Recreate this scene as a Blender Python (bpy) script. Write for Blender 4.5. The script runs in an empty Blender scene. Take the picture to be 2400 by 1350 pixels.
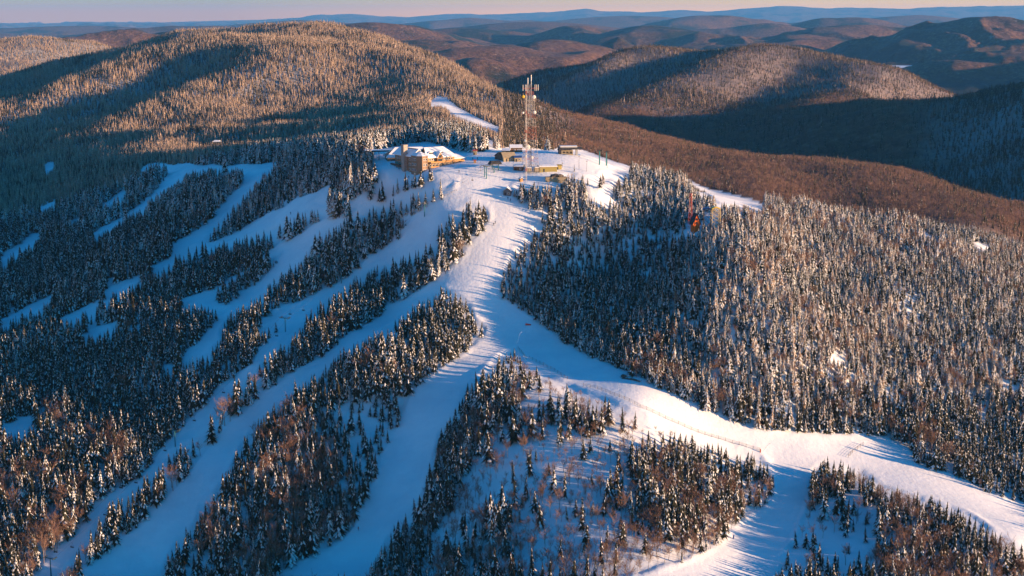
import bpy, math, random
import numpy as np
from mathutils import Vector, Matrix
random.seed(7); rng = np.random.default_rng(7)
R = math.radians
C = bpy.context.scene.collection
SC = bpy.context.scene
# ---------------------------------------------------------------- camera
F = 3333.0                      # focal length in pixels of the 2400 wide photograph
PITCH = R(10.87)
CZ = 1000.0                     # camera height, metres
cp, sp = math.cos(PITCH), math.sin(PITCH)
cam = bpy.data.cameras.new('camera'); camo = bpy.data.objects.new('camera', cam); C.objects.link(camo)
cam.sensor_width = 36; cam.lens = 36*F/2400; cam.clip_start = 1; cam.clip_end = 200000
camo.location = (0, 0, CZ); camo.rotation_euler = (R(90)-PITCH, 0, 0); SC.camera = camo

def ray(u, v):
    a = (u-1200)/F; b = (675-v)/F
    return a/(cp+b*sp), (-sp+b*cp)/(cp+b*sp)      # x/y and z/y of the line of sight
def proj(x, y, z):
    z = z-CZ
    w = y*cp - z*sp
    h = y*sp + z*cp
    return 1200+F*x/w, 675-F*h/w
# ---------------------------------------------------------------- terrain: survey points
# (u, v, distance): ground seen at that place of the photograph, at that distance
V = [
 # below the frame
 (-500,1500,600),(0,1500,590),(600,1500,570),(1200,1500,555),(1800,1500,565),(2400,1500,600),(3000,1500,640),
 (-500,1350,650),(0,1350,640),(300,1350,632),(600,1350,618),(900,1350,606),(1200,1350,600),(1500,1350,606),(1800,1350,620),(2100,1350,615),(2400,1350,625),(3000,1350,690),
 # left columns
 (-500,1000,800),(-500,700,1060),(-500,480,1480),(-500,300,2200),(-500,220,2900),(-500,112,4300),
 (0,1150,705),(0,1000,780),(0,800,945),(0,600,1200),(0,480,1500),(0,400,1800),(0,300,2200),(0,220,2650),(0,182,3000),(0,168,3800),(0,105,4400),
 (130,143,3080),(130,107,4350),(200,114,4300),(260,126,4250),
 (300,1150,690),(300,1000,762),(300,850,855),(300,700,975),(300,600,1075),(300,500,1230),(300,430,1400),(350,392,1480),(300,340,1750),(300,260,2200),(300,190,2650),(250,127,3150),
 (600,1150,668),(600,1000,730),(600,850,800),(600,700,930),(600,600,1005),(600,500,1100),(600,430,1170),(600,387,1250),(600,372,1400),(620,345,1620),(620,300,1880),(620,260,2080),(620,200,2420),(620,130,2850),(620,61,3200),
 (420,80,3150),(520,68,3200),(700,67,3200),(800,90,3130),(900,117,3030),(800,250,2150),(800,180,2600),(800,330,1550),(800,366,1200),
 (450,389,1370),(750,390,1120),
 (900,1150,664),(900,1000,718),(900,850,780),(900,700,902),(900,600,950),(900,500,985),(905,414,1002),(960,393,1012),(1000,386,1030),(870,395,1030),(845,440,1000),(1080,363,1048),(880,370,1060),(900,345,1250),(900,300,1700),(900,220,2300),
 (1200,1150,660),(1200,1000,715),(1230,900,762),(1200,800,832),(1200,700,878),(1200,600,912),(1200,500,945),(1200,440,972),(1200,400,995),
 (1000,410,985),(1100,375,1020),(1200,360,1045),(1300,355,1062),(1330,400,995),(1400,375,1055),
 (1100,332,1300),(1100,285,1700),(1050,240,2050),(1000,195,2500),(1000,152,2880),(1080,180,2740),(1150,212,2580),
 # right of the summit: knoll and its spur
 (1300,450,965),(1400,440,975),(1300,520,940),(1400,520,948),(1250,600,915),(1400,600,932),(1550,600,914),(1690,600,880),
 (1250,700,880),(1400,700,884),(1550,700,864),(1720,700,840),(1560,540,945),(1640,520,938),
 (1350,850,812),(1500,850,806),(1650,850,806),(1850,850,804),(1700,960,778),(1900,950,785),
 (1900,700,866),(1900,850,808),(2100,700,902),(2400,700,975),(3000,800,1100),(1900,600,948),(2100,600,1005),(2400,640,1080),
 (2100,850,846),(2400,850,878),(2100,950,806),(2400,1000,812),(3000,1000,900),(2100,1020,778),(1900,1020,758),(2400,1180,722),(2100,1150,706),
 (1500,950,756),(1500,1100,702),(1500,1250,645),(1800,1050,750),(1800,1200,692),
 (1450,402,1040),(1600,438,1050),(1750,474,1060),(1900,495,1080),(2100,522,1110),(2300,562,1150),(2400,592,1180),(2700,680,1250),
 # brown shoulder behind
 (1250,266,2380),(1400,288,2300),(1600,322,2150),(1750,347,2050),(1950,370,1900),(2100,402,1800),(2250,447,1700),(2400,483,1620),(2700,560,1500),
 (1250,305,1950),(1300,340,1600),(1450,350,1780),(1450,380,1500),(1600,398,1620),(1800,440,1520),(1900,430,1620),(2100,452,1560),(2300,520,1450),
 # middle hill
 (1150,214,3300),(1230,192,3600),(1300,170,3750),(1400,141,3850),(1500,125,3900),(1560,119,3900),(1630,121,3850),(1700,131,3800),(1800,139,3750),
 (1900,149,3650),(2000,159,3550),(2100,174,3450),(2170,207,3350),(2230,243,3250),(2300,292,3200),
 (1400,280,2780),(1600,310,2650),(1500,200,3300),(1700,220,3200),(1900,230,3100),(2100,245,3080),
 # dark hill on the right
 (1900,335,2330),(1980,295,2400),(2050,268,2450),(2130,264,2500),(2230,252,2550),(2300,236,2550),(2400,216,2550),(2600,180,2500),(2900,140,2400),(3400,150,2300),
 (2200,350,2180),(2400,350,2080),(2400,425,1880),(2700,420,1800),(2100,360,2150),
]
# (u, distance, height relative to the camera): ground that hides behind a ridge
Z = [
 (0,3400,-165),(130,3500,-160),(-500,3500,-170),(250,3700,-180),
 (420,3800,-160),(620,3900,-150),(800,3800,-190),(1000,3500,-230),(1150,2950,-240),
 (1250,2700,-222),(1400,2550,-215),(1600,2420,-225),(1750,2350,-230),(1950,2150,-232),(2100,2050,-225),(2250,1950,-235),(2400,1780,-238),
 (1200,1200,-122),(1450,1230,-165),(1600,1280,-195),(1750,1280,-212),(2000,1250,-222),(2300,1300,-232),(2400,1350,-238),(2700,1400,-262),
 (1400,4500,-250),(1700,4450,-260),(2000,4200,-290),(2200,3900,-300),(2300,3100,-260),(2600,3100,-260),(3000,3000,-250),(2400,3600,-300),
 (3600,900,-290),(3600,1400,-280),(3600,2200,-150),(3600,3200,-220),(-1300,700,-290),(-1300,1100,-270),(-1300,1800,-250),(-1300,3000,-230),(-1300,4600,-260),
 (3600,600,-300),(4800,600,-330),(4800,1200,-330),(4800,2500,-300),(-2500,800,-330),(-2500,2500,-300),(4800,4500,-330),
 (0,400,-330),(1200,400,-320),(2400,400,-340),(3600,400,-350),(-1300,400,-350),
]
for u in (-2500,-1300,-500,0,400,800,1200,1600,2000,2400,3000,3600,4800):
    Z += [(u,5200,-320),(u,6200,-335)]
pts = []
for u, v, d in V:
    if u < 1900: d = d*(1+(.06*min(1, max(0, (v-600)/350))+.035*min(1, max(0, (v-880)/200)))*((1300-u)/600 if 850 < u < 1300 else .75-(850-max(u, -200))/1050*.55 if u <= 850 else -.3*math.sin(math.pi*(u-1300)/600)))      # the whole face falls away to the left
    X, t = ray(u, v); pts.append((X, math.log(d), t))
for u, d, z in Z:
    pts.append(((u-1200)/F/1.0, math.log(d), z/d))
pts = np.array(pts)
KX = 1.7
def rbf_fit(P):
    c = np.stack([P[:,0]*KX, P[:,1]], 1); n = len(c)
    d2 = ((c[:,None]-c[None])**2).sum(-1)
    K = 0.5*d2*np.log(d2+1e-12); K[np.arange(n),np.arange(n)] = -1e-5*0+2e-5
    A = np.zeros((n+3,n+3)); A[:n,:n]=K; A[:n,n]=1; A[:n,n+1:]=c; A[n,:n]=1; A[n+1:,:n]=c.T
    w = np.linalg.solve(A, np.r_[P[:,2],0,0,0]); return c, w
RC, RW = rbf_fit(pts)
def rbf(X, L):
    sh = X.shape; q0 = (X*KX).ravel(); q1 = L.ravel(); out = RW[-3]+RW[-2]*q0+RW[-1]*q1
    for i in range(len(RC)):
        d2 = (q0-RC[i,0])**2+(q1-RC[i,1])**2
        out += RW[i]*0.5*d2*np.log(d2+1e-12)
    return out.reshape(sh)
# value noise
_perm = rng.permutation(4096)
_val = rng.random(4096)*2-1
def vnoise(x, y):
    xi = np.floor(x).astype(np.int64); yi = np.floor(y).astype(np.int64); fx = x-xi; fy = y-yi
    fx = fx*fx*fx*(fx*(fx*6-15)+10); fy = fy*fy*fy*(fy*(fy*6-15)+10)
    h = lambda a, b: _val[_perm[(_perm[a & 4095]+b) & 4095]]
    return (h(xi,yi)*(1-fx)+h(xi+1,yi)*fx)*(1-fy)+(h(xi,yi+1)*(1-fx)+h(xi+1,yi+1)*fx)*fy
def fbm(x, y, o=4, g=.5):
    s = 0; a = 1; n = 0
    for i in range(o):
        s = s+a*vnoise(x+i*17.3, y-i*9.1); n += a; a *= g; x = x*1.97+.31*y; y = y*1.97-.31*x
    return s/n
def ridged(x, y, o=4):
    s = 0; a = 1; n = 0
    for i in range(o):
        s = s+a*(1-np.abs(vnoise(x+i*31.7, y+i*13.9))*2); n += a; a *= .48; x, y = x*1.9+.4*y, y*1.9-.4*x
    return s/n
def sstep(a, b, x):
    t = np.clip((x-a)/(b-a), 0, 1); return t*t*(3-2*t)
# relief laid over the surveyed ground: (u, v, d, length m, width m, heading deg, height m)
BUMPS = []
def addbump(u, v, d, L, W, ang, h):
    X, t = ray(u, v); BUMPS.append((X*d, d, L, W, R(ang), h))

addbump(670,190,2480, 270, 120, -62, 44); addbump(370,185,2600, 250, 105, 58, 38); addbump(230,240,2350, 300, 95, 50, 32); addbump(960,190,2450, 300, 100, -55, 22); addbump(480,250,2200, 280, 80, 65, 24)
addbump(1075,262,1850, 170, 55, 150, 11); addbump(760,300,1800, 260, 60, 160, 12); addbump(880,190,2500, 300, 80, -60, 14)
addbump(1440,165,3420, 330, 100, 58, 40); addbump(1680,208,3230, 360, 105, 59, 46); addbump(1985,238,3040, 330, 110, 68, 44)
addbump(120,130,4200, 300, 120, 60, 25)
# ---------------------------------------------------------------- open snow, as outlines of the runs (photograph places, dropped onto the ground)
RUNS = {
 'summit': [(866,456),(893,436),(904,432),(915,412),(880,392),(868,368),(880,350),(1000,330),(1085,355),(1110,356),(1150,352),(1200,342),(1290,352),(1310,345),(1370,352),(1440,378),(1482,390),(1476,402),(1448,416),(1440,402),(1410,400),(1400,418),(1370,410),(1330,402),(1290,430),(1230,428),(1205,432),(1202,462),(1240,489),(1275,502),(1265,516),(1248,532),(1240,545),(1126,545),(1137,532),(1151,508),(1151,492),(1105,470),(1080,486),(1056,505),(1040,521),(1021,538),(1000,575),(937,545),(953,527),(977,502),(1002,489),(1040,467),(1023,452),(1067,441),(1070,420),(1000,452),(975,447),(950,455),(850,500),(830,490),(900,452),(960,432),(996,425),(1015,420),(990,416)],
 'wide': [(1240,545),(1220,570),(1195,600),(1175,630),(1170,670),(1180,700),(1210,720),(1250,745),(1290,775),(1320,800),(1370,830),(1420,850),(1480,880),(1400,900),(1300,870),(1240,835),(1205,812),(1180,822),(1160,835),(1130,870),(1090,900),(1080,940),(1060,970),(1030,1010),(1015,1060),(1000,1110),(990,1150),(965,1190),(935,1220),(905,1260),(890,1290),(870,1330),(850,1365),(640,1365),(680,1330),(730,1302),(770,1290),(800,1268),(830,1240),(842,1190),(862,1160),(880,1130),(887,1090),(902,1050),(930,1010),(945,970),(960,930),(975,905),(1010,880),(1050,850),(1090,830),(1110,808),(1142,778),(1140,765),(1115,745),(1100,705),(1085,690),(1035,675),(1000,700),(960,720),(930,748),(900,765),(850,800),(780,835),(750,860),(730,872),(690,905),(660,935),(620,970),(590,1000),(560,1045),(540,1090),(515,1130),(490,1165),(470,1180),(450,1230),(415,1260),(390,1300),(370,1365),(180,1365),(200,1332),(250,1300),(280,1265),(320,1240),(345,1210),(380,1175),(415,1145),(450,1100),(475,1065),(500,1035),(540,990),(575,960),(600,935),(665,890),(700,860),(740,845),(780,820),(800,795),(875,750),(895,740),(900,720),(935,707),(960,692),(1000,670),(1040,640),(1085,602),(1100,572),(1126,545)],
 'traverse': [(1480,880),(1530,900),(1580,930),(1640,952),(1700,982),(1760,1002),(1830,1010),(1900,1018),(2000,1018),(2080,1025),(2130,1052),(2150,1090),(2200,1102),(2260,1122),(2300,1150),(2350,1165),(2430,1185),(2500,1230),(2500,1330),(2400,1290),(2370,1262),(2330,1238),(2280,1205),(2240,1190),(2180,1168),(2100,1148),(2050,1125),(2020,1098),(1960,1080),(1940,1073),(1915,1085),(1898,1100),(1900,1150),(1890,1190),(1880,1210),(1860,1260),(1845,1280),(1830,1310),(1805,1365),(1400,1365),(1500,1345),(1600,1318),(1660,1290),(1700,1262),(1740,1215),(1790,1190),(1812,1165),(1815,1125),(1800,1085),(1780,1062),(1720,1045),(1640,1018),(1550,985),(1460,945),(1380,915),(1330,895),(1280,870),(1235,850),(1205,812),(1240,800),(1400,850)],
 'lift': [(1000,510),(970,525),(950,550),(920,570),(895,585),(860,605),(840,630),(810,655),(765,675),(735,690),(700,705),(650,722),(620,745),(600,770),(640,752),(665,760),(670,775),(640,790),(605,820),(595,850),(550,885),(515,895),(500,925),(475,955),(450,975),(430,1005),(400,1025),(370,1055),(360,1090),(320,1125),(280,1145),(220,1185),(200,1225),(165,1270),(125,1300),(100,1330),(70,1365),(130,1365),(155,1320),(195,1270),(210,1240),(240,1205),(255,1180),(300,1155),(330,1135),(345,1115),(370,1100),(390,1075),(400,1055),(425,1040),(460,1025),(480,1020),(490,995),(505,955),(520,935),(545,900),(565,890),(600,875),(610,850),(640,815),(670,785),(700,770),(710,750),(730,720),(790,685),(845,647),(880,622),(925,606),(985,585),(1000,575),(1021,538),(1040,515)],
 'long': [(850,500),(820,500),(780,512),(740,525),(700,550),(650,575),(620,600),(600,615),(560,645),(500,675),(420,703),(425,712),(470,708),(500,722),(540,715),(525,735),(497,765),(470,790),(450,815),(435,835),(415,850),(378,856),(390,866),(430,850),(480,830),(500,805),(515,790),(515,770),(540,730),(575,710),(615,685),(640,655),(660,640),(700,622),(725,592),(740,560),(750,550),(800,520),(830,505)],
 'upper': [(863,454),(840,462),(815,475),(775,482),(735,486),(720,478),(765,455),(775,430),(740,450),(690,466),(665,485),(625,500),(585,525),(550,545),(500,565),(490,572),(470,590),(440,602),(405,615),(400,600),(430,585),(480,560),(505,525),(530,500),(560,465),(590,440),(600,425),(620,405),(640,392),(662,384),(640,380),(600,385),(570,388),(575,400),(572,420),(560,440),(530,465),(510,490),(485,525),(440,550),(405,570),(400,600),(380,612),(350,625),(340,632),(405,620),(460,600),(500,575),(560,560),(600,545),(665,520),(700,505),(760,495),(820,488),(850,478)],
 'upper_left': [(330,396),(345,384),(372,380),(405,386),(436,381),(468,388),(500,385),(530,391),(558,383),(602,386),(572,396),(538,398),(500,395),(462,402),(435,399),(425,420),(400,440),(360,468),(340,490),(300,505),(270,525),(235,545),(215,555),(210,550),(250,525),(295,500),(345,465),(360,450),(388,420),(390,403),(345,415),(320,425),(300,440),(282,465),(240,492),(232,485),(280,450),(310,430),(330,410)],
 'b1': [(104,390),(110,380),(128,379),(125,395),(108,408)],
 'b2': [(200,505),(165,530),(160,522),(178,512),(200,502),(205,500)],
 'b3': [(100,545),(70,545),(50,570),(0,602),(0,620),(20,608),(50,588),(80,570)],
 'b4': [(91,490),(98,484),(132,467),(130,478),(110,488),(93,497)],
 'b5': [(0,750),(50,725),(100,700),(135,685),(125,700),(90,730),(50,742),(0,768)],
 'b6': [(110,755),(150,743),(210,714),(240,698),(217,722),(150,757)],
 'b7': [(195,782),(235,765),(285,750),(280,762),(200,790)],
 'b8': [(0,1005),(15,990),(85,975),(82,995),(45,1006),(0,1022)],
 'b9': [(232,690),(262,670),(300,654),(340,643),(325,659),(290,674),(255,692)], 'b10': [(247,655),(267,648),(266,660),(252,664)],
 'shade': [(1446,416),(1435,440),(1433,451),(1419,478),(1392,473),(1376,451),(1378,432),(1400,447),(1422,424)],
 'strip': [(1606,416),(1646,438),(1705,452),(1755,464),(1795,480),(1784,492),(1743,482),(1702,479),(1686,476),(1668,458),(1630,440)],
 'behind': [(1008,236),(1028,225),(1045,228),(1080,255),(1130,280),(1170,298),(1168,310),(1130,297),(1100,284),(1070,272),(1050,256),(1028,247),(1010,250)],

 'g5': [(2150,538),(2172,545),(2195,560),(2170,556)], 'g6': [(2280,566),(2312,572),(2320,580),(2290,580)], 'g7': [(1137,322),(1156,330),(1160,345),(1146,340)],

}
GLADE = [(1205,812),(1240,850),(1360,910),(1460,945),(1640,1018),(1560,1060),(1500,1120),(1560,1200),(1700,1210),(1750,1215),(1600,1330),(1400,1365),(860,1365),(960,1200),(1020,1060),(1090,960),(1130,880)]
GLADE2 = [(1900,1200),(2000,1150),(2060,1200),(2050,1365),(1800,1365)]
WEDGE_OPEN = [(720,960),(960,930),(900,1050),(860,1180),(700,1330),(380,1365),(520,1200),(600,1100)]
_np = {k: np.array(p, float) for k, p in list(RUNS.items())+[('GLADE', GLADE), ('GLADE2', GLADE2), ('WEDGE', WEDGE_OPEN)]}
def inside(key, u, v):
    p = _np[key]; x0, y0 = p[:,0], p[:,1]; x1, y1 = np.roll(x0, -1), np.roll(y0, -1)
    r = np.zeros(np.shape(u), bool)
    bb = (u >= x0.min()) & (u <= x0.max()) & (v >= y0.min()) & (v <= y0.max())
    if not bb.any(): return r
    uu, vv = u[bb], v[bb]; s = np.zeros(len(uu), bool)
    for a, b_, c, d in zip(x0, y0, x1, y1):
        if b_ == d: continue
        s ^= ((b_ > vv) != (d > vv)) & (uu < (c-a)*(vv-b_)/(d-b_)+a)
    r[bb] = s; return r
ISLES = {'isle1': [(628,612),(636,628),(604,664),(562,698),(522,718),(503,706),(540,672),(592,638)], 'isle2': [(760,496),(815,492),(819,510),(765,514)],
 'isle3': [(885,472),(940,448),(985,434),(1012,421),(1020,425),(992,438),(955,452),(900,478)], 'isle4': [(1030,462),(1040,455),(1046,466),(1034,472)], 'isle5': [(320,438),(392,405),(394,412),(345,440),(300,468),(290,464)]}
for k in ISLES: _np[k] = np.array(ISLES[k], float)
CLEAR = {'c1': [(1606,505),(1646,505),(1644,534),(1606,534)], 'c2': [(1646,480),(1688,480),(1686,520),(1648,520)], 'c3': [(1176,436),(1204,436),(1204,460),(1176,460)]}
for k in CLEAR: _np[k] = np.array(CLEAR[k], float)
def blocks(u, v):
    r = np.zeros(np.shape(u), bool)
    for k in CLEAR: r |= inside(k, u, v)
    return r
def on_isle(u, v):
    r = np.zeros(np.shape(u), bool)
    for k in ISLES: r |= inside(k, u, v)
    return r
def on_run(u, v):
    r = np.zeros(np.shape(u), bool)
    for k in RUNS: r |= inside(k, u, v)
    return r
# (u, v of the top, distance, half width across m, half width along m, heading deg)
HILLS = [
 (310,66,8600,750,900,0),(430,68,9000,900,700,10),(160,90,8200,700,600,0),(40,97,8000,600,500,0),
 (560,64,9600,700,900,0),(860,52,9500,1100,900,20),(700,58,9000,700,700,0),(960,58,11000,1200,900,0),(1080,66,12500,1300,900,15),
 (1000,92,7200,900,600,20),(1180,104,7000,1000,600,30),(1300,92,7600,900,600,0),(1120,135,5900,500,500,20),
 (1450,84,8300,330,500,0),(1350,60,12000,1300,700,0),(1520,59,11500,1300,700,-10),(1640,74,10500,800,700,-30),(1640,36,19000,1800,1200,0),
 (1800,52,15000,1500,900,0),(1940,39,16500,1500,1000,0),(2010,38,16500,1000,900,0),(2010,58,11800,900,800,10),(1890,80,10600,900,900,20),(1780,100,9500,900,600,20),
 (2285,40,8700,650,1300,10),(2355,43,8800,500,1200,-10),(2200,66,8600,600,1100,15),(2120,92,8300,500,1000,20),(2500,60,8600,800,1200,0),
 (2360,117,6600,520,700,10),(2240,140,6400,480,600,20),(2520,120,6300,600,700,0),(2250,56,14000,1500,900,0),
 (1100,40,26000,3000,1500,0),(1480,36,27000,4000,1500,0),(700,46,24000,3000,1500,0),(200,60,22000,3500,1200,0),(2150,34,25000,4000,1500,0),(1250,50,17000,2500,1000,0),(500,58,17000,2200,900,0),
]
HORIZ = [(-600,57),(0,56),(90,55),(130,56),(200,51),(400,52),(600,47),(700,42),(760,34),(830,33),(900,38),(960,40),(1050,32),(1150,34),(1250,30),(1320,26),(1370,20),(1420,27),(1500,28),(1600,23),(1650,27),(1750,20),(1810,14),(1870,16),(1920,19),(2000,18),(2100,20),(2200,16),(2300,14),(2400,13),(3000,15)]
def far_height(x, y):
    base = -350+300*(ridged(x/2300, y/1500, 6)-.5)*sstep(5200, 8000, y)
    base = base + 60*fbm(x/7000, y/7000, 2)*sstep(9000, 16000, y)
    z = base
    for u, v, d, wx, wy, ang in HILLS:
        X, t = ray(u, v); x0 = X*d; z0 = t*d
        a = R(ang); dx = (x-x0)*math.cos(a)+(y-d)*math.sin(a); dy = -(x-x0)*math.sin(a)+(y-d)*math.cos(a)
        r = np.sqrt((dx/wx)**2+(dy/wy)**2)
        s = np.exp(-r**1.6*.9)
        rel = (ridged(x/(wx*.9)+u, y/(wx*.9), 4)-.5)*.8*np.minimum(1, r*1.6)*np.exp(-r*.5)
        h = (-380)+(z0+380)*(s+rel*.7)
        k = 22.0
        z = np.where(r < 4, np.logaddexp(z/k, h/k)*k, z)
    hu = np.array([a for a, b in HORIZ]); hv = np.array([b for a, b in HORIZ])
    u = 1200+F*x/y
    vv = np.interp(u, hu, hv)+1.2*vnoise(u/23, u*0+3.3)
    b = (675-vv)/F; t = (-sp+b*cp)/(cp+b*sp)
    zc = t*52000
    s = np.exp(-((y-52000)/5200)**2)
    z = z*(1-s)+zc*s
    return z
def ground(X, L):
    y = np.exp(L); x = X*y
    near = rbf(X, L)*y
    near = near + fbm(x/420, y/420, 4)*np.clip((y-1300)/900, 0, 1)*36*(1-sstep(4300,5600,y)*.5)
    near = near + fbm(x/70+5, y/70, 3)*np.clip((y-450)/900, .25, 1)*2.6
    for bx, by, BL, BW, a, h in BUMPS:
        dx = (x-bx)*math.cos(a)+(y-by)*math.sin(a); dy = -(x-bx)*math.sin(a)+(y-by)*math.cos(a)
        near = near + h*np.exp(-(dx/BL)**2-(dy/BW)**2)
    k = sstep(4500, 5900, y)
    z = near*(1-k)
    m = k > 0
    if m.any():
        zz = np.zeros_like(z); zz[m] = far_height(x[m], y[m]); z = z+zz*k
    return z+CZ
def axis(parts):
    out = []
    for a, b, n in parts: out += list(np.linspace(a, b, n, endpoint=False))
    return np.array(out+[parts[-1][1]])
GX = axis([(-1.1,-.46,26),(-.46,.46,560),(.46,1.1,26)])
GL = np.log(axis([(400,560,14),(560,1350,330),(1350,3000,230),(3000,5000,150),(5000,12000,190),(12000,30000,110),(30000,60000,60)]))
MX, ML = np.meshgrid(GX, GL)
GZ = ground(MX, ML)
_y = np.exp(ML); _x = MX*_y; _u, _v = proj(_x, _y, GZ)
RUNMASK = on_run(_u, _v).astype(float); _r = RUNMASK.copy()
for _ in range(2):                                                   # soft edges
    _r[1:-1,1:-1] = (_r[1:-1,1:-1]*2+_r[:-2,1:-1]+_r[2:,1:-1]+_r[1:-1,:-2]+_r[1:-1,2:])/6
_near = 1-sstep(1150, 1400, _y)
GZ += (1-_r)*_near*(fbm(_x/17+3, _y/17, 3)*1.1-.5)                  # lumpy snow under the trees
GZ += _r*(1-_r)*4*_near*(.55+.5*vnoise(_x/9, _y/9))                 # banks the groomers leave
def height(x, y):
    x = np.asarray(x, float); y = np.asarray(y, float)
    X = np.clip(x/y, GX[0], GX[-1]-1e-9); L = np.clip(np.log(y), GL[0], GL[-1]-1e-9)
    i = np.clip(np.searchsorted(GX, X)-1, 0, len(GX)-2); j = np.clip(np.searchsorted(GL, L)-1, 0, len(GL)-2)
    fx = (X-GX[i])/(GX[i+1]-GX[i]); fy = (L-GL[j])/(GL[j+1]-GL[j])
    return (GZ[j,i]*(1-fx)+GZ[j,i+1]*fx)*(1-fy)+(GZ[j+1,i]*(1-fx)+GZ[j+1,i+1]*fx)*fy
def at(u, v, d0=520, d1=1800):
    """the point of the ground seen at a place of the photograph"""
    X, t = ray(u, v); ys = np.linspace(d0, d1, 2600); z = height(X*ys, ys)-CZ
    k = np.argmax(t*ys < z)
    y = ys[k]; return Vector((X*y, y, float(height(X*y, y))))
# ---------------------------------------------------------------- node helpers
def mat(name):
    m = bpy.data.materials.new(name); m.use_nodes = True; nt = m.node_tree
    for n in list(nt.nodes): nt.nodes.remove(n)
    o = nt.nodes.new('ShaderNodeOutputMaterial'); b = nt.nodes.new('ShaderNodeBsdfPrincipled')
    nt.links.new(b.outputs[0], o.inputs[0]); return m, nt, b
def N(nt, t, **k):
    n = nt.nodes.new(t)
    for a, v in k.items(): setattr(n, a, v)
    return n
def noise(nt, vec, scale, detail=4, rough=.55):
    n = N(nt, 'ShaderNodeTexNoise'); n.inputs['Scale'].default_value = scale; n.inputs['Detail'].default_value = detail; n.inputs['Roughness'].default_value = rough
    nt.links.new(vec, n.inputs['Vector']); return n.outputs['Fac']
def ramp(nt, fac, stops):
    r = N(nt, 'ShaderNodeValToRGB'); e = r.color_ramp.elements
    while len(e) < len(stops): e.new(.5)
    for el, (p, c) in zip(e, stops): el.position = p; el.color = (*c, 1)
    nt.links.new(fac, r.inputs[0]); return r.outputs[0]
def mixc(nt, fac, a, b):
    m = N(nt, 'ShaderNodeMix', data_type='RGBA')
    for s, i in ((fac, 0), (a, 6), (b, 7)):
        if isinstance(s, (int, float)): m.inputs[i].default_value = s
        elif isinstance(s, tuple): m.inputs[i].default_value = (*s, 1)
        else: nt.links.new(s, m.inputs[i])
    return m.outputs[2]
def math_(nt, op, a, b=None, clamp=False):
    m = N(nt, 'ShaderNodeMath', operation=op, use_clamp=clamp)
    for s, i in ((a, 0), (b, 1)):
        if s is None: continue
        if isinstance(s, (int, float)): m.inputs[i].default_value = s
        else: nt.links.new(s, m.inputs[i])
    return m.outputs[0]
def new_obj(name, verts, faces, mats, parent=None, midx=None, smooth=False):
    me = bpy.data.meshes.new(name); me.from_pydata([tuple(v) for v in verts], [], faces)
    for m in (mats if isinstance(mats, (list, tuple)) else [mats]): me.materials.append(m)
    if midx is not None: me.polygons.foreach_set('material_index', midx)
    if smooth: me.polygons.foreach_set('use_smooth', [True]*len(me.polygons))
    me.update(); o = bpy.data.objects.new(name, me); C.objects.link(o)
    if parent: o.parent = parent
    return o
# ---------------------------------------------------------------- terrain mesh
def grid_mesh(name, X, L, Zg):
    n1, n0 = X.shape; y = np.exp(L); co = np.stack([X*y, y, Zg], -1).reshape(-1, 3)
    idx = np.arange(n1*n0).reshape(n1, n0)
    f = np.stack([idx[:-1,:-1], idx[:-1,1:], idx[1:,1:], idx[1:,:-1]], -1).reshape(-1, 4)
    me = bpy.data.meshes.new(name); me.vertices.add(len(co)); me.vertices.foreach_set('co', co.ravel())
    me.loops.add(f.size); me.loops.foreach_set('vertex_index', f.ravel())
    me.polygons.add(len(f)); me.polygons.foreach_set('loop_start', np.arange(0, f.size, 4)); me.polygons.foreach_set('loop_total', np.full(len(f), 4))
    me.polygons.foreach_set('use_smooth', np.ones(len(f), bool)); me.update(); me.validate()
    return me, co
tm, tco = grid_mesh('terrain', MX, ML, GZ)
terrain = bpy.data.objects.new('terrain', tm); C.objects.link(terrain); terrain['kind'] = 'structure'
tu, tv = proj(tco[:,0], tco[:,1], tco[:,2])
def brown_zone(x, y):
    """0..1: how far the ground carries bare hardwoods instead of frosted spruce"""
    u = 1200+F*x/y
    n = fbm(x/300+9, y/300, 3)
    sh = sstep(0, 1, (y-1240-np.clip(1700-u,0,600)*.4)/250)*(1-sstep(2750, 3050, y+n*300))*sstep(1150, 1330, u+n*120-(y-1200)*.02)
    r = (1-sstep(2500, 2900, y))*sstep(2100, 2300, u)*sstep(1500, 1900, y)
    return np.clip(sh-.35*r, 0, 1)
cover = np.zeros((len(tco), 4), np.float32); cover[:,3] = 1
yy = tco[:,1]; xx = tco[:,0]
bz = brown_zone(xx, yy)
cover[:,0] = np.maximum(np.maximum(bz, sstep(4500, 5500, yy)), .8*(yy > 2400)*(xx/yy > -.01))                   # hardwood brown
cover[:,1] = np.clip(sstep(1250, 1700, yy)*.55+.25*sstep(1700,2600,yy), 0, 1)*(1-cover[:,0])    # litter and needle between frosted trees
cover[:,3] = 1-RUNMASK.ravel()
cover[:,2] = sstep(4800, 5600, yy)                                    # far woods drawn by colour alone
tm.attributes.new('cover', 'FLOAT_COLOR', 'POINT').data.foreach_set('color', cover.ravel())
m, nt, b = mat('snow_and_woods')
at_ = N(nt, 'ShaderNodeAttribute', attribute_name='cover'); sepc = N(nt, 'ShaderNodeSeparateColor'); nt.links.new(at_.outputs['Color'], sepc.inputs[0])
geo = N(nt, 'ShaderNodeNewGeometry'); P = geo.outputs['Position']
snow = ramp(nt, noise(nt, P, .02, 5), [(.3,(.70,.71,.72)),(.7,(.80,.80,.80))])
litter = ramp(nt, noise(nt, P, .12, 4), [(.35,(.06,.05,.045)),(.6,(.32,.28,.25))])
hard = ramp(nt, noise(nt, P, .05, 6, .7), [(.3,(.045,.024,.016)),(.5,(.13,.062,.036)),(.68,(.24,.14,.09))])
con = ramp(nt, noise(nt, P, .0016, 7, .62), [(.50,(0,0,0)),(.60,(1,1,1))])
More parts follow.
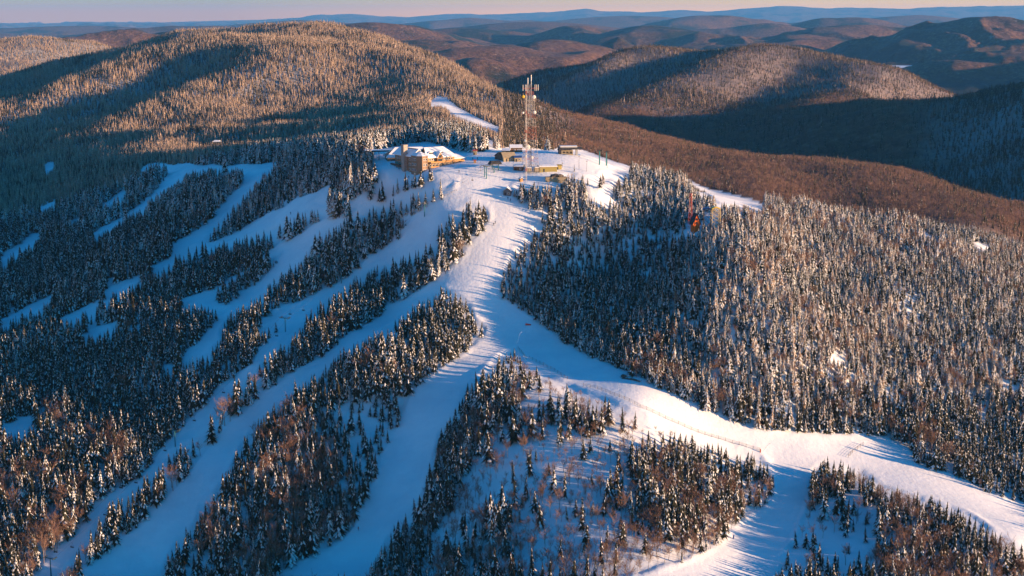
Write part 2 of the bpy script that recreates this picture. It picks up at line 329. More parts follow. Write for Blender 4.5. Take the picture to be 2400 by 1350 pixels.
fleck = ramp(nt, noise(nt, P, .02, 3, .8), [(.62,(0,0,0)),(.75,(1,1,1))])
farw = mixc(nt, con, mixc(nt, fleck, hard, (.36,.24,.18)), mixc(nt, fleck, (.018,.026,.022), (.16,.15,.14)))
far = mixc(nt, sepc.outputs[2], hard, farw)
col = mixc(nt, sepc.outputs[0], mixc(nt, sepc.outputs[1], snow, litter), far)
col = mixc(nt, at_.outputs['Alpha'], ramp(nt, noise(nt, P, .035, 6, .7), [(.35,(.68,.70,.72)),(.6,(.80,.80,.80))]), col)
nt.links.new(col, b.inputs['Base Color']); b.inputs['Roughness'].default_value = .75; b.inputs['Specular IOR Level'].default_value = .2
bn = noise(nt, P, .35, 5, .6); bm_ = N(nt, 'ShaderNodeBump'); bm_.inputs['Distance'].default_value = .5; bm_.inputs['Strength'].default_value = .5
nt.links.new(bn, bm_.inputs['Height'])
mp = N(nt, 'ShaderNodeMapping'); mp.inputs['Rotation'].default_value = (0, 0, R(-32)); mp.inputs['Scale'].default_value = (.55, .035, .1); nt.links.new(P, mp.inputs[0])
trk = noise(nt, mp.outputs[0], 1.0, 4, .65); bm3 = N(nt, 'ShaderNodeBump'); bm3.inputs['Distance'].default_value = .9
nt.links.new(math_(nt, 'MULTIPLY', math_(nt, 'SUBTRACT', 1.0, at_.outputs['Alpha']), .10), bm3.inputs['Strength']); nt.links.new(trk, bm3.inputs['Height']); nt.links.new(bm3.outputs[0], bm_.inputs['Normal'])
bn2 = noise(nt, P, .03, 6, .75); bm2 = N(nt, 'ShaderNodeBump'); bm2.inputs['Distance'].default_value = 22.0
nt.links.new(math_(nt, 'MULTIPLY', sepc.outputs[2], .8), bm2.inputs['Strength']); nt.links.new(bn2, bm2.inputs['Height']); nt.links.new(bm_.outputs[0], bm2.inputs['Normal'])
nt.links.new(bm2.outputs[0], b.inputs['Normal'])
tm.materials.append(m)
# ---------------------------------------------------------------- light
SUN_AZ, SUN_EL = R(-15), R(6.5)
sd = Vector((math.cos(SUN_AZ)*math.cos(SUN_EL), math.sin(SUN_AZ)*math.cos(SUN_EL), math.sin(SUN_EL)))
sl = bpy.data.lights.new('sun', 'SUN'); sl.energy = 5.0; sl.angle = R(.5); sl.color = (1, .63, .36)
so = bpy.data.objects.new('sun', sl); C.objects.link(so); so.rotation_euler = sd.to_track_quat('Z', 'Y').to_euler(); so.location = (3000, -1000, 2500)
w = bpy.data.worlds.new('World'); SC.world = w; w.use_nodes = True; wn = w.node_tree
bg = wn.nodes['Background']; sky = N(wn, 'ShaderNodeTexSky', sky_type='NISHITA'); sky.sun_disc = False
sky.sun_elevation = SUN_EL; sky.sun_rotation = R(90)-SUN_AZ; sky.altitude = 900; sky.air_density = 1.0; sky.dust_density = .6; sky.ozone_density = 3.0
tc = N(wn, 'ShaderNodeTexCoord'); sx = N(wn, 'ShaderNodeSeparateXYZ'); wn.links.new(tc.outputs['Generated'], sx.inputs[0])
band = N(wn, 'ShaderNodeMapRange'); band.inputs[1].default_value = .0; band.inputs[2].default_value = .02; band.inputs[3].default_value = 1; band.inputs[4].default_value = 0; band.interpolation_type = 'SMOOTHSTEP'
wn.links.new(sx.outputs[2], band.inputs[0])
hz = ramp(wn, math_(wn, 'ADD', math_(wn, 'MULTIPLY', sx.outputs[0], 1.0), .5), [(.30,(4.8,1.9,.35)),(.5,(8.0,3.2,.3)),(.7,(10.0,4.2,.3))])
tint = N(wn, 'ShaderNodeMix', data_type='RGBA', blend_type='MULTIPLY'); tint.inputs[0].default_value = 1; tint.inputs[7].default_value = (.13, 1.12, 1.58, 1); wn.links.new(sky.outputs[0], tint.inputs[6])
wn.links.new(mixc(wn, band.outputs[0], tint.outputs[2], hz), bg.inputs[0]); bg.inputs[1].default_value = .075
SC.view_settings.view_transform = 'Standard'; SC.view_settings.look = 'None'; SC.view_settings.exposure = 1.5; SC.view_settings.gamma = 1
SC.cycles.use_denoising = True
SC.cycles.max_bounces = 4; SC.cycles.diffuse_bounces = 2; SC.cycles.volume_bounces = 0; SC.cycles.transparent_max_bounces = 4
# ---------------------------------------------------------------- haze
def boxmesh(x0, x1, y0, y1, z0, z1):
    v = [(x, y, z) for z in (z0, z1) for x, y in ((x0,y0),(x1,y0),(x1,y1),(x0,y1))]
    return v, [(3,2,1,0),(4,5,6,7),(0,1,5,4),(1,2,6,5),(2,3,7,6),(3,0,4,7)]
hm = bpy.data.materials.new('haze_air'); hm.use_nodes = True; hn = hm.node_tree
for n in list(hn.nodes): hn.nodes.remove(n)
ho = N(hn, 'ShaderNodeOutputMaterial'); pv = N(hn, 'ShaderNodeVolumePrincipled'); hn.links.new(pv.outputs[0], ho.inputs[1])
pv.inputs['Color'].default_value = (.14, .46, .95, 1); pv.inputs['Density'].default_value = 1.8e-5; pv.inputs['Anisotropy'].default_value = 0.0
hv_, hf_ = boxmesh(-70000, 70000, -600, 62000, float(GZ.min())-1, float(GZ.max())+40)
haze = new_obj('haze', hv_, hf_, hm); haze['kind'] = 'stuff'
# ---------------------------------------------------------------- tree shapes
def plain(name, c, rough=.8):
    m, nt, b = mat(name); b.inputs['Base Color'].default_value = (*c, 1); b.inputs['Roughness'].default_value = rough; b.inputs['Specular IOR Level'].default_value = .25
    return m
def speckled(name, stops, scale, rough=.85, obj_rand=0.0):
    m, nt, b = mat(name); g = N(nt, 'ShaderNodeNewGeometry')
    c = ramp(nt, noise(nt, g.outputs['Position'], scale, 4, .6), stops)
    if obj_rand:
        oi = N(nt, 'ShaderNodeObjectInfo'); hs = N(nt, 'ShaderNodeHueSaturation')
        nt.links.new(math_(nt, 'ADD', math_(nt, 'MULTIPLY', oi.outputs['Random'], obj_rand), 1-obj_rand*.5), hs.inputs['Value']); nt.links.new(c, hs.inputs['Color']); c = hs.outputs[0]
    nt.links.new(c, b.inputs['Base Color']); b.inputs['Roughness'].default_value = rough; b.inputs['Specular IOR Level'].default_value = .2
    return m
M_NEEDLE = speckled('needles', [(.35,(.012,.013,.008)),(.7,(.046,.040,.021))], 1.2, obj_rand=.6)
M_TSNOW = speckled('snow_on_branches', [(.3,(.46,.45,.43)),(.6,(.74,.73,.71))], 2.0)
M_BARK = speckled('bark', [(.3,(.05,.04,.035)),(.7,(.13,.11,.095))], 3)
M_TWIG = speckled('twigs', [(.3,(.13,.070,.048)),(.7,(.29,.175,.125))], .35, obj_rand=.5)
M_BIRCH = speckled('pale_bark', [(.3,(.16,.12,.10)),(.7,(.36,.29,.24))], 2)
def spruce(rg, H, Rb, tiers, n, snow, droop=.5, gap=.10, sides=True):
    V_, F_, I_ = [], [], []
    for k in range(tiers):
        t = k/(tiers-1); zt = H*(gap+(1-gap)*(1-(1-t)**1.0))      # underside height of the tier
        r = Rb*(1-t)**.82*(.82+.36*rg.random())+.12
        if t > .97: r = .16
        top = zt+H*(1.55-.5*t)/tiers+(.5 if t > .9 else 0)
        a0 = rg.random()*6.28; c = len(V_); ox, oy = (rg.random(2)-.5)*r*.22
        V_.append((ox, oy, top))
        ring = []
        for j in range(2*n):
            a = a0+math.pi*j/n+(rg.random()-.5)*.35
            rr = r*(.70+.5*rg.random()) if j % 2 == 0 else r*(.30+.22*rg.random())
            z = zt-r*droop*(.6+.6*rg.random()) if j % 2 == 0 else zt+.12*r
            ring.append(len(V_)); V_.append((ox+rr*math.cos(a), oy+rr*math.sin(a), z))
        for j in range(2*n):
            j2 = (j+1) % (2*n)
            F_.append((c, ring[j], ring[j2])); I_.append(0)
        # snow pads riding on the boughs
        for j in range(0, 2*n, 2):
            if rg.random() > snow: continue
            p = np.array(V_[ring[j]]); q = np.array(V_[c]); m0 = p+(q-p)*(.02+.1*rg.random()); m1 = p+(q-p)*(.45+.45*rg.random())
            d = (p-q); s = np.array([-d[1], d[0], 0])/(np.hypot(d[0], d[1])+1e-6)*r*(.16+.16*rg.random()); up = np.array([0,0,.10+.12*r*rg.random()+.06])
            b = len(V_); mm = (m0+m1)/2
            V_ += [tuple(m0+up*.4), tuple(mm+s+up*.3), tuple(m1+up), tuple(mm-s+up*.3), tuple(mm+up*1.9), tuple(mm-up*.2)]
            F_ += [(b,b+1,b+4),(b+1,b+2,b+4),(b+2,b+3,b+4),(b+3,b,b+4),(b+1,b,b+5),(b+3,b+2,b+5)]; I_ += [1]*6
    return V_, F_, I_
def cyl(p0, p1, r0, r1, n=5, V_=None, F_=None):
    p0 = np.array(p0, float); p1 = np.array(p1, float); d = p1-p0; d /= np.linalg.norm(d)+1e-9
    a = np.cross(d, [0,0,1] if abs(d[2]) < .9 else [1,0,0]); a /= np.linalg.norm(a); b = np.cross(d, a); c = len(V_)
    for p, r in ((p0, r0), (p1, r1)):
        for j in range(n):
            t = 2*math.pi*j/n; V_.append(tuple(p+(a*math.cos(t)+b*math.sin(t))*r))
    for j in range(n): F_.append((c+j, c+(j+1) % n, c+n+(j+1) % n, c+n+j))
    F_.append(tuple(c+n+j for j in range(n))); F_.append(tuple(c+n-1-j for j in range(n)))
def sliver(V_, F_, p, d, L, w_, rg):
    d = d/np.linalg.norm(d); s = np.cross(d, rg.normal(size=3)); s = s/np.linalg.norm(s)*w_/2; c = len(V_)
    V_ += [tuple(p-s), tuple(p+s), tuple(p+d*L)]; F_.append((c, c+1, c+2))
def hardwood(rg, H, spread, n_b, n_t, tw, trunk=.16):
    """bare tree: (trunk verts, faces), (branch and twig verts, faces)"""
    TV, TF, BV, BF = [], [], [], []
    lean = (rg.random(2)-.5)*.12*H
    fork = .28+.2*rg.random()
    tops = []
    mid = np.array([lean[0]*.4, lean[1]*.4, H*fork]); cyl((0,0,-1), mid, trunk, trunk*.72, 6, TV, TF)
    k = rg.integers(2, 4)
    for i in range(k):
        a = 6.28*i/k+rg.random(); e = np.array([mid[0]+math.cos(a)*spread*.38, mid[1]+math.sin(a)*spread*.38, H*(.72+.16*rg.random())])
        cyl(mid, e, trunk*.55, trunk*.22, 5, TV, TF); tops.append((mid, e))
    for i in range(n_b):
        m0, e = tops[i % k]; t = .15+.85*rg.random(); p = m0+(e-m0)*t; a = rg.random()*6.28
        q = p+np.array([math.cos(a)*spread*(.25+.5*rg.random()), math.sin(a)*spread*(.25+.5*rg.random()), H*(.08+.2*rg.random())])
        cyl(p, q, trunk*.20, trunk*.07, 3, BV, BF)
        for j in range(n_t):
            s = .2+.8*rg.random(); pp = p+(q-p)*s; dd = (q-p)/np.linalg.norm(q-p)+rg.normal(size=3)*.55+np.array([0,0,.5])
            sliver(BV, BF, pp, dd, H*(.07+.09*rg.random()), tw, rg)
    return (TV, TF), (BV, BF)
def puff(rg, H, spread, n, tw):
    V_, F_ = [], []
    cyl((0,0,-1), (0,0,H*.6), .14, .08, 3, V_, F_)
    for i in range(n):
        a = rg.random()*6.28; r = spread*math.sqrt(rg.random())*.75; z = H*(.3+.5*rg.random())
        p = np.array([r*math.cos(a), r*math.sin(a), z]); sliver(V_, F_, p, np.array([math.cos(a)*.5, math.sin(a)*.5, 1])+rg.normal(size=3)*.35, H*(.18+.15*rg.random()), tw, rg)
    return V_, F_
rg = np.random.default_rng(11)
M_RIME = speckled('rimed_needles', [(.3,(.16,.105,.068)),(.7,(.45,.32,.225))], .5, obj_rand=.7)
M_FARN = speckled('far_needles', [(.35,(.035,.030,.020)),(.7,(.085,.066,.042))], .5, obj_rand=.6)
SPR = []           # crown meshes: near spruces 0..7
def mesh_only(name, V_, F_, mats, I_=None):
    me = bpy.data.meshes.new(name); me.from_pydata([tuple(map(float, v)) for v in V_], [], F_)
    for m in mats: me.materials.append(m)
    if I_ is not None: me.polygons.foreach_set('material_index', I_)
    me.update(); return me
for i in range(12):
    V_, F_, I_ = spruce(rg, 11.5, (1.45, 2.1, 2.55, 1.8)[i % 4], 13, 6, (.26, .66, .6)[i//4])
    SPR.append(mesh_only('spruce_crown', V_, F_, [M_RIME if i > 7 else M_NEEDLE, M_TSNOW], I_))
V_, F_ = [], []; cyl((0,0,-1.5), (0,0,8.5), .17, .05, 6, V_, F_); TRUNK = mesh_only('spruce_trunk', V_, F_, [M_BARK])
HW = []
for i in range(5):
    a, b_ = hardwood(rg, 9.5, 3.2, 34, 10, .065, .15); HW.append((mesh_only('bare_trunk', a[0], a[1], [M_BIRCH]), mesh_only('bare_crown', b_[0], b_[1], [M_TWIG])))
# prototypes for the woods that nobody could count (kept out of the scene, drawn through geometry nodes)
def proto_coll(name, meshes):
    c = bpy.data.collections.new(name)
    for i, me in enumerate(meshes): c.objects.link(bpy.data.objects.new('%s_%02d' % (name, i), me))
    return c
def joined(me1, me2):
    V_ = [tuple(v.co) for v in me1.vertices]+[tuple(v.co) for v in me2.vertices]; o = len(me1.vertices)
    F_ = [tuple(p.vertices) for p in me1.polygons]+[tuple(o+i for i in p.vertices) for p in me2.polygons]
    mats = list(me1.materials); I_ = [p.material_index for p in me1.polygons]
    k = len(mats); mats += list(me2.materials); I_ += [k+p.material_index for p in me2.polygons]
    return mesh_only('whole_tree', V_, F_, mats, I_)
protos = [joined(c, TRUNK) for c in SPR]                                   # 0-3 sparse snow, 4-7 heavy snow, 8-11 rimed
M_FSNOW = speckled('rime_crust', [(.3,(.33,.255,.205)),(.7,(.58,.475,.40))], .6, obj_rand=.5)
for sn in (.18, .62):                                                       # 12-14, 15-17 far spruces
    for i in range(3):
        V_, F_, I_ = spruce(rg, 10, 1.75, 7, 4, sn, gap=.02); protos.append(mesh_only('far_spruce', V_, F_, [M_FARN if sn < .5 else M_RIME, M_FSNOW], I_))
protos_c = proto_coll('spruce_shapes', protos)
hw = [joined(a, b_) for a, b_ in HW]
for i in range(3):
    V_, F_ = puff(rg, 9, 3.2, 46, .16); hw.append(mesh_only('far_hardwood', V_, F_, [M_TWIG]))
hw_c = proto_coll('hardwood_shapes', hw)
# ---------------------------------------------------------------- where trees stand
def scatter(y0, y1, sp, u0=-380, u1=2880):
    X0, X1 = (u0-1200)/F*1.06, (u1-1200)/F*1.06
    xs = np.arange(X0*y1, X1*y1, sp); ys = np.arange(y0, y1, sp)
    gx, gy = np.meshgrid(xs, ys); gx = gx+rng.uniform(-.48, .48, gx.shape)*sp; gy = gy+rng.uniform(-.48, .48, gy.shape)*sp
    k = (gx/gy > X0) & (gx/gy < X1); return gx[k], gy[k]
def visible(x, y, z):
    """drop what lies deep behind a ridge"""
    X = x/y; n = 160; ok = np.ones(len(x), bool)
    for s in np.linspace(.15, .985, n):
        yy_ = y*s; m_ = yy_ > 500
        line = CZ+(z+14-CZ)*s
        ok &= ~(m_ & (height(X*yy_, np.maximum(yy_, 420)) > line+2))
    return ok
PX, PY, PZ, PS, PI_, PT, PB = [], [], [], [], [], [], []
for (y0, y1, spc, lo) in ((500, 900, 2.8, 0), (900, 1350, 2.9, 0), (1350, 2100, 3.7, 1), (2100, 3000, 4.5, 1), (3000, 4600, 5.4, 1)):
    x, y = scatter(y0, y1, spc); z = height(x, y); k = visible(x, y, z); x, y, z = x[k], y[k], z[k]
    bzv = brown_zone(x, y); u, v = proj(x, y, z)
    nse = fbm(x/38, y/38, 3); nse2 = fbm(x/14+50, y/14, 2); r1 = rng.random(len(x))
    hgt = np.where(x/y < -.01, 12.2, np.where(v > 960, 11.2, 8.7))*(.55+.75*rng.random(len(x))**1.25)
    if y0 > 1300: hgt = 7.7*(.62+.75*rng.random(len(x))**1.3)
    hgt = np.where(y > 3000, hgt*.92, np.where(y > 2000, hgt*1.08, hgt))
    ht = hgt*F/y*.98
    tu_, tv_ = proj(x, y, z+hgt)
    bad = on_run(u, v-1)
    if y0 < 2200: bad |= on_run(tu_, tv_+ht*.12) | on_run((u+tu_)/2, (v+tv_)/2) | on_run(u*.75+tu_*.25, v*.75+tv_*.25) | on_run(u*.25+tu_*.75, v*.25+tv_*.75) | blocks(tu_, tv_) | blocks((u+tu_)/2, (v+tv_)/2) | blocks(u*.25+tu_*.75, v*.25+tv_*.75)
    keep = ~bad | (on_isle(u, v) & (y0 < 1350))
    bare = np.zeros(len(x), bool)
    if y0 < 1300:
        # hardwoods near: sprinkled, more of them low on the mountain
        pb = np.clip(.05+.30*sstep(700, 1300, v)+.9*(nse-.12)*sstep(650, 1000, v), 0, .8)*np.where(u > 1250, .9, 1)
        pb = np.where((y > 900) & (u < 1600), .02, pb); pb = np.where((u > 1700) & (v < 1000), .10+.5*np.clip(nse, 0, 1), pb)
        g = inside('GLADE', u, v); g2 = inside('GLADE2', u, v); wo = inside('WEDGE', u, v)
        bare = r1 < pb
        dens = np.where(nse2 > -.3, 1.0, .5)*np.where((u < 1180) | (v > 960), .80, 1)
        dens = np.where((u > 1740) & (u < 1960) & (v > 600) & (v < 950), 1.0, dens)
        dens = np.where(wo, .50+.9*np.clip(nse*1.6, -.3, .5), dens)
        gd = .34+.26*sstep(1100, 1330, v)+1.3*np.clip(nse-.14, 0, .5)+.8*sstep(110, 20, u-(1175-(v-800)*.5))*sstep(900,970,v)
        dens = np.where(g, gd, dens); dens = np.where(g2, .14, dens)
        bare = np.where(g, r1 < .84+.05*sstep(1080, 1250, v)-.6*np.clip(nse*2, 0, 1)-.5*sstep(110, 20, u-(1175-(v-800)*.5)), bare); bare = np.where(g2, r1 < .5, bare)
        keep &= rng.random(len(x)) < dens; hgt = np.where(g & bare, hgt*.78, hgt)
    else:
        bare = r1 < np.maximum(bzv*(.90+.2*nse), .42*((y > 2400) & (u > 1180)))
        keep &= rng.random(len(x)) < np.where(bzv > .5, .9, .97)
    x, y, z, hgt, bare, u, v, nse = [q[keep] for q in (x, y, z, hgt, bare, u, v, nse)]
    frost = np.clip(.16+sstep(620, 380, v)*.6+sstep(1200, 1700, u)*sstep(1050, 700, v)*.6-.9*sstep(1900, 2200, u)*sstep(700,480,v)*0, 0, 1)
    frost = frost*np.where((u > 1170) & (u < 1650) & (v > 530), .35, 1)  # fewer snowy trees on the knoll's left flank, darker colour deepening its shade
    heavy = rng.random(len(x)) < frost+nse*.5
    if lo: heavy = rng.random(len(x)) < np.where(u > 1180, .07+.2*(nse > .15), .80+1.1*nse)*(1-.9*np.clip(brown_zone(x, y)*1.5, 0, 1))
    kk = rng.integers(0, 12, len(x)); hgt = hgt*(1+.35*np.clip(nse, -.6, .6))
    if lo: idx = np.where(heavy, 15+kk % 3, 12+kk % 3); bi = 5+kk % 3
    else:
        rime = rng.random(len(x)) < .12*(v < 540)+.62*sstep(1500, 1800, u)*sstep(1080, 850, v)*sstep(-.3,.2,nse)
        idx = np.where(rime, 8+kk % 4, np.where(heavy, 4+kk % 4, kk % 4)); bi = kk % 5
    for L_, q in ((PX,x),(PY,y),(PZ,z-.3),(PS,np.where(bare, hgt*.88/9.5, hgt/(10 if lo else 11.5))),(PI_,np.where(bare,bi,idx)),(PB,bare)): L_.append(q)
PX, PY, PZ, PS, PI_, PB = map(np.concatenate, (PX, PY, PZ, PS, PI_, PB))
_, pv0 = proj(PX, PY, PZ); PR = rng.random(len(PX))*6.283; PW = np.where(PB, .85+.4*rng.random(len(PX)), np.where((PX/PY > 0) & (pv0 < 960), 1.15, 1.0)+.5*rng.random(len(PX)))
print('trees', len(PX), 'bare', PB.sum())
pu, pv_ = proj(PX, PY, PZ); _, ptop = proj(PX, PY, PZ+PS*10)
size = np.where((pu > 8) & (pu < 2392) & (pv_ < 1349) & (pv_ > 600), pv_-ptop, 0)
SOLO = {}
for nm, sel in (('spruce', ~PB), ('bare', PB)):
    s = np.where(sel, size, 0); SOLO[nm] = np.argsort(-s)[:300]
solo = np.zeros(len(PX), bool); solo[SOLO['spruce']] = 1; solo[SOLO['bare']] = 1
def woods(name, sel, coll):
    n = int(sel.sum()); me = bpy.data.meshes.new(name); me.vertices.add(n)
    me.vertices.foreach_set('co', np.stack([PX[sel], PY[sel], PZ[sel]], 1).astype(np.float32).ravel())
    a = me.attributes.new('turn', 'FLOAT_VECTOR', 'POINT'); tl = rng.normal(0, .045, (n, 2)); a.data.foreach_set('vector', np.stack([tl[:,0], tl[:,1], PR[sel]], 1).astype(np.float32).ravel())
    a = me.attributes.new('size', 'FLOAT_VECTOR', 'POINT'); a.data.foreach_set('vector', np.stack([PS[sel]*PW[sel], PS[sel]*PW[sel], PS[sel]], 1).astype(np.float32).ravel())
    a = me.attributes.new('shape', 'INT', 'POINT'); a.data.foreach_set('value', PI_[sel].astype(np.int32))
    o = bpy.data.objects.new(name, me); C.objects.link(o); o['kind'] = 'stuff'
    g = bpy.data.node_groups.new(name, 'GeometryNodeTree'); g.interface.new_socket('Geometry', in_out='INPUT', socket_type='NodeSocketGeometry'); g.interface.new_socket('Geometry', in_out='OUTPUT', socket_type='NodeSocketGeometry')
    gi = g.nodes.new('NodeGroupInput'); go = g.nodes.new('NodeGroupOutput'); ip = g.nodes.new('GeometryNodeInstanceOnPoints'); ci = g.nodes.new('GeometryNodeCollectionInfo')
    ci.inputs['Collection'].default_value = coll; ci.inputs['Separate Children'].default_value = True; ci.inputs['Reset Children'].default_value = True
    def attr(nm, t):
        q = g.nodes.new('GeometryNodeInputNamedAttribute'); q.data_type = t; q.inputs['Name'].default_value = nm; return [s for s in q.outputs if s.enabled][0]
    g.links.new(gi.outputs[0], ip.inputs['Points']); g.links.new(ci.outputs[0], ip.inputs['Instance']); ip.inputs['Pick Instance'].default_value = True
    g.links.new(attr('shape', 'INT'), ip.inputs['Instance Index'])
    e2r = g.nodes.new('FunctionNodeEulerToRotation'); g.links.new(attr('turn', 'FLOAT_VECTOR'), e2r.inputs[0]); g.links.new(e2r.outputs[0], ip.inputs['Rotation'])
    g.links.new(attr('size', 'FLOAT_VECTOR'), ip.inputs['Scale']); g.links.new(ip.outputs[0], go.inputs[0])
    md = o.modifiers.new('woods', 'NODES'); md.node_group = g; return o
woods('spruce_woods', ~PB & ~solo, protos_c)
woods('hardwood_woods', PB & ~solo, hw_c)
# the trees that show largest, each a thing of its own
def tree_thing(i):
    bare = bool(PB[i]); e = bpy.data.objects.new('bare_tree' if bare else 'spruce_tree', None); C.objects.link(e)
    e.location = (PX[i], PY[i], PZ[i]); e.rotation_euler = (0, 0, PR[i]); e.scale = (PS[i]*PW[i], PS[i]*PW[i], PS[i]); e.empty_display_size = .5
    k = int(PI_[i]); ms = (('trunk', HW[k % 5][0]), ('crown', HW[k % 5][1])) if bare else (('trunk', TRUNK), ('crown', SPR[k % 12]))
    for nm, me in ms:
        o = bpy.data.objects.new(nm, me); C.objects.link(o); o.parent = e
    return e
ZONES = [('WEDGE', 'in the wedge between the wide runs'), ('GLADE', 'in the snowy glade below the fence'), ('GLADE2', 'in the clearing at lower right')]
def ordn(n): return '%d%s' % (n, 'th' if 10 <= n % 100 <= 20 else {1:'st',2:'nd',3:'rd'}.get(n % 10, 'th'))
def zone_of(u, v):
    for k, t in ZONES:
        if inside(k, np.array([u]), np.array([v]))[0]: return t
    if u < 560 and v > 1350-(u-60)*1.02+0: return 'on the strip beside the lift line' if u < 470 and v > 1100 else 'in the wedge between the wide runs'
    if u < 600: return 'in the forest at lower left'
    if u < 1180: return 'in the wedge between the wide runs'
    if u > 1830: return 'in the grove under the traverse' if v > 1080 else 'on the slope above the traverse'
    return 'in the grove inside the bend' if v > 1000 else 'on the dark knoll'
for nm, kind in (('spruce', 'spruce'), ('bare', 'bare hardwood')):
    z = {}
    for i in SOLO[nm]: z.setdefault(zone_of(pu[i], pv_[i]), []).append(i)
    for t, ids in z.items():
        ids.sort(key=lambda i: pu[i])
        for k, i in enumerate(ids):
            e = tree_thing(i); hgt = PS[i]*10
            if nm == 'spruce': d = ('tall ' if hgt > 11 else 'small ' if hgt < 8 else '')+('snow laden' if PI_[i] >= 4 else 'dark')+' spruce'
            else: d = ('tall ' if hgt > 10.5 else 'small ' if hgt < 8 else '')+'leafless hardwood'
            e['label'] = '%s, %s from the left %s' % (d, ordn(k+1), t) if k else '%s, leftmost %s' % (d, t)
            e['category'] = 'tree'; e['group'] = '%s trees %s' % (kind, t)
# ================================================================ built things
class MB:
    def __init__(s): s.v, s.f, s.m = [], [], []
    def box(s, x0, x1, y0, y1, z0, z1, k=0):
        c = len(s.v); v, f = boxmesh(x0, x1, y0, y1, z0, z1); s.v += v; s.f += [tuple(c+i for i in q) for q in f]; s.m += [k]*6; return s
    def poly(s, v, f, k=0):
        c = len(s.v); s.v += [tuple(map(float, p)) for p in v]; s.f += [tuple(c+i for i in q) for q in f]; s.m += [k]*len(f); return s
    def bar(s, p0, p1, r, n=4, k=0, r2=None):
        a = len(s.f); cyl(p0, p1, r, r if r2 is None else r2, n, s.v, s.f); s.m += [k]*(len(s.f)-a); return s
    def gable(s, x0, x1, y0, y1, z0, z1, th=.35, k=0, over=.5, axis='x', hip=0):
        """pitched roof slab with thickness, ridge along axis"""
        if axis == 'y':
            t = MB().gable(y0, y1, x0, x1, z0, z1, th, k, over, 'x', hip); return s.poly([(y, x, z) for x, y, z in t.v], [tuple(reversed(q)) for q in t.f], k)
        x0 -= over; x1 += over; y0 -= over; y1 += over; ym = (y0+y1)/2
        v = [(x0,y0,z0),(x1,y0,z0),(x1,y1,z0),(x0,y1,z0),(x0+hip,ym,z1),(x1-hip,ym,z1)]
        v += [(a, b_, c+th) for a, b_, c in v]
        f = [(0,4,5,1),(3,2,5,4),(6,7,11,10),(8,9,10,11),(0,1,7,6),(2,3,9,8),(0,6,10,4),(4,10,9,3),(1,5,11,7),(5,2,8,11)]
        return s.poly(v, f, k)
    def gwall(s, x0, x1, y, z0, z1, th=.25, k=0, axis='x'):
        """triangular gable wall standing across the ridge"""
        if axis == 'x': v = [(x0,y,z0),(x1,y,z0),((x0+x1)/2,y,z1),(x0,y+th,z0),(x1,y+th,z0),((x0+x1)/2,y+th,z1)]
        else: v = [(y,x0,z0),(y,x1,z0),(y,(x0+x1)/2,z1),(y+th,x0,z0),(y+th,x1,z0),(y+th,(x0+x1)/2,z1)]
        return s.poly(v, [(0,1,2),(5,4,3),(0,3,4,1),(1,4,5,2),(2,5,3,0)], k)
    def build(s, name, mats, parent=None, label=None, smooth=False):
        o = new_obj(name, s.v, s.f, mats, parent, s.m, smooth)
        if label: o['label'] = label
        return o
def thing(name, label, cat, p, rz=0, group=None):
    e = bpy.data.objects.new(name, None); C.objects.link(e); e.location = p; e.rotation_euler = (0, 0, R(rz)); e.empty_display_size = 1
    e['label'] = label; e['category'] = cat
    if group: e['group'] = group
    return e
M_ROOFSNOW = speckled('roof_snow', [(.3,(.72,.72,.73)),(.7,(.84,.84,.84))], .3)
M_BRICK = speckled('brown_siding', [(.35,(.13,.065,.038)),(.65,(.21,.11,.06))], 1.5)
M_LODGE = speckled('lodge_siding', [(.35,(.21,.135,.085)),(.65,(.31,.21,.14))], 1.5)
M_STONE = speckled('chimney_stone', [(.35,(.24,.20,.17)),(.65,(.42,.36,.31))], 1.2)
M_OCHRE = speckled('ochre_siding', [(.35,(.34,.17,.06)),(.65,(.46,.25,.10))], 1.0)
M_TAN = speckled('tan_metal', [(.35,(.28,.22,.14)),(.65,(.36,.29,.19))], .6)
M_DARK = speckled('dark_roofing', [(.35,(.02,.022,.028)),(.65,(.05,.052,.06))], .8)
M_GLASS = plain('window_glass', (.02,.03,.045), .12); M_GLASS.node_tree.nodes['Principled BSDF'].inputs['Specular IOR Level'].default_value = .6
M_WHITE = plain('white_paint', (.72,.70,.66), .5); M_RED = plain('red_paint', (.42,.07,.045), .5); M_GALV = plain('pale_steel', (.46,.43,.40), .5); M_FADED = plain('faded_red_paint', (.40,.15,.11), .6); M_STEEL = plain('galvanised_steel', (.30,.31,.32), .45)
M_TEAL = plain('teal_paint', (.015,.13,.15), .45); M_ORANGE = plain('orange_paint', (.72,.13,.02), .5); M_YEL = plain('yellow_paint', (.70,.46,.04), .45); M_BLUE = plain('blue_paint', (.04,.09,.24), .45)
M_WOOD = speckled('weathered_wood', [(.35,(.07,.055,.045)),(.65,(.14,.11,.09))], 3); M_OLIVE = plain('olive_siding', (.27,.22,.07), .7); M_CABLE = plain('steel_cable', (.035,.04,.045), .5)
M_GREY = plain('grey_siding', (.14,.15,.16), .7); M_NET = plain('orange_net', (.65,.06,.05), .7); M_ROCK = speckled('rock', [(.35,(.05,.042,.036)),(.65,(.14,.115,.095))], .8)
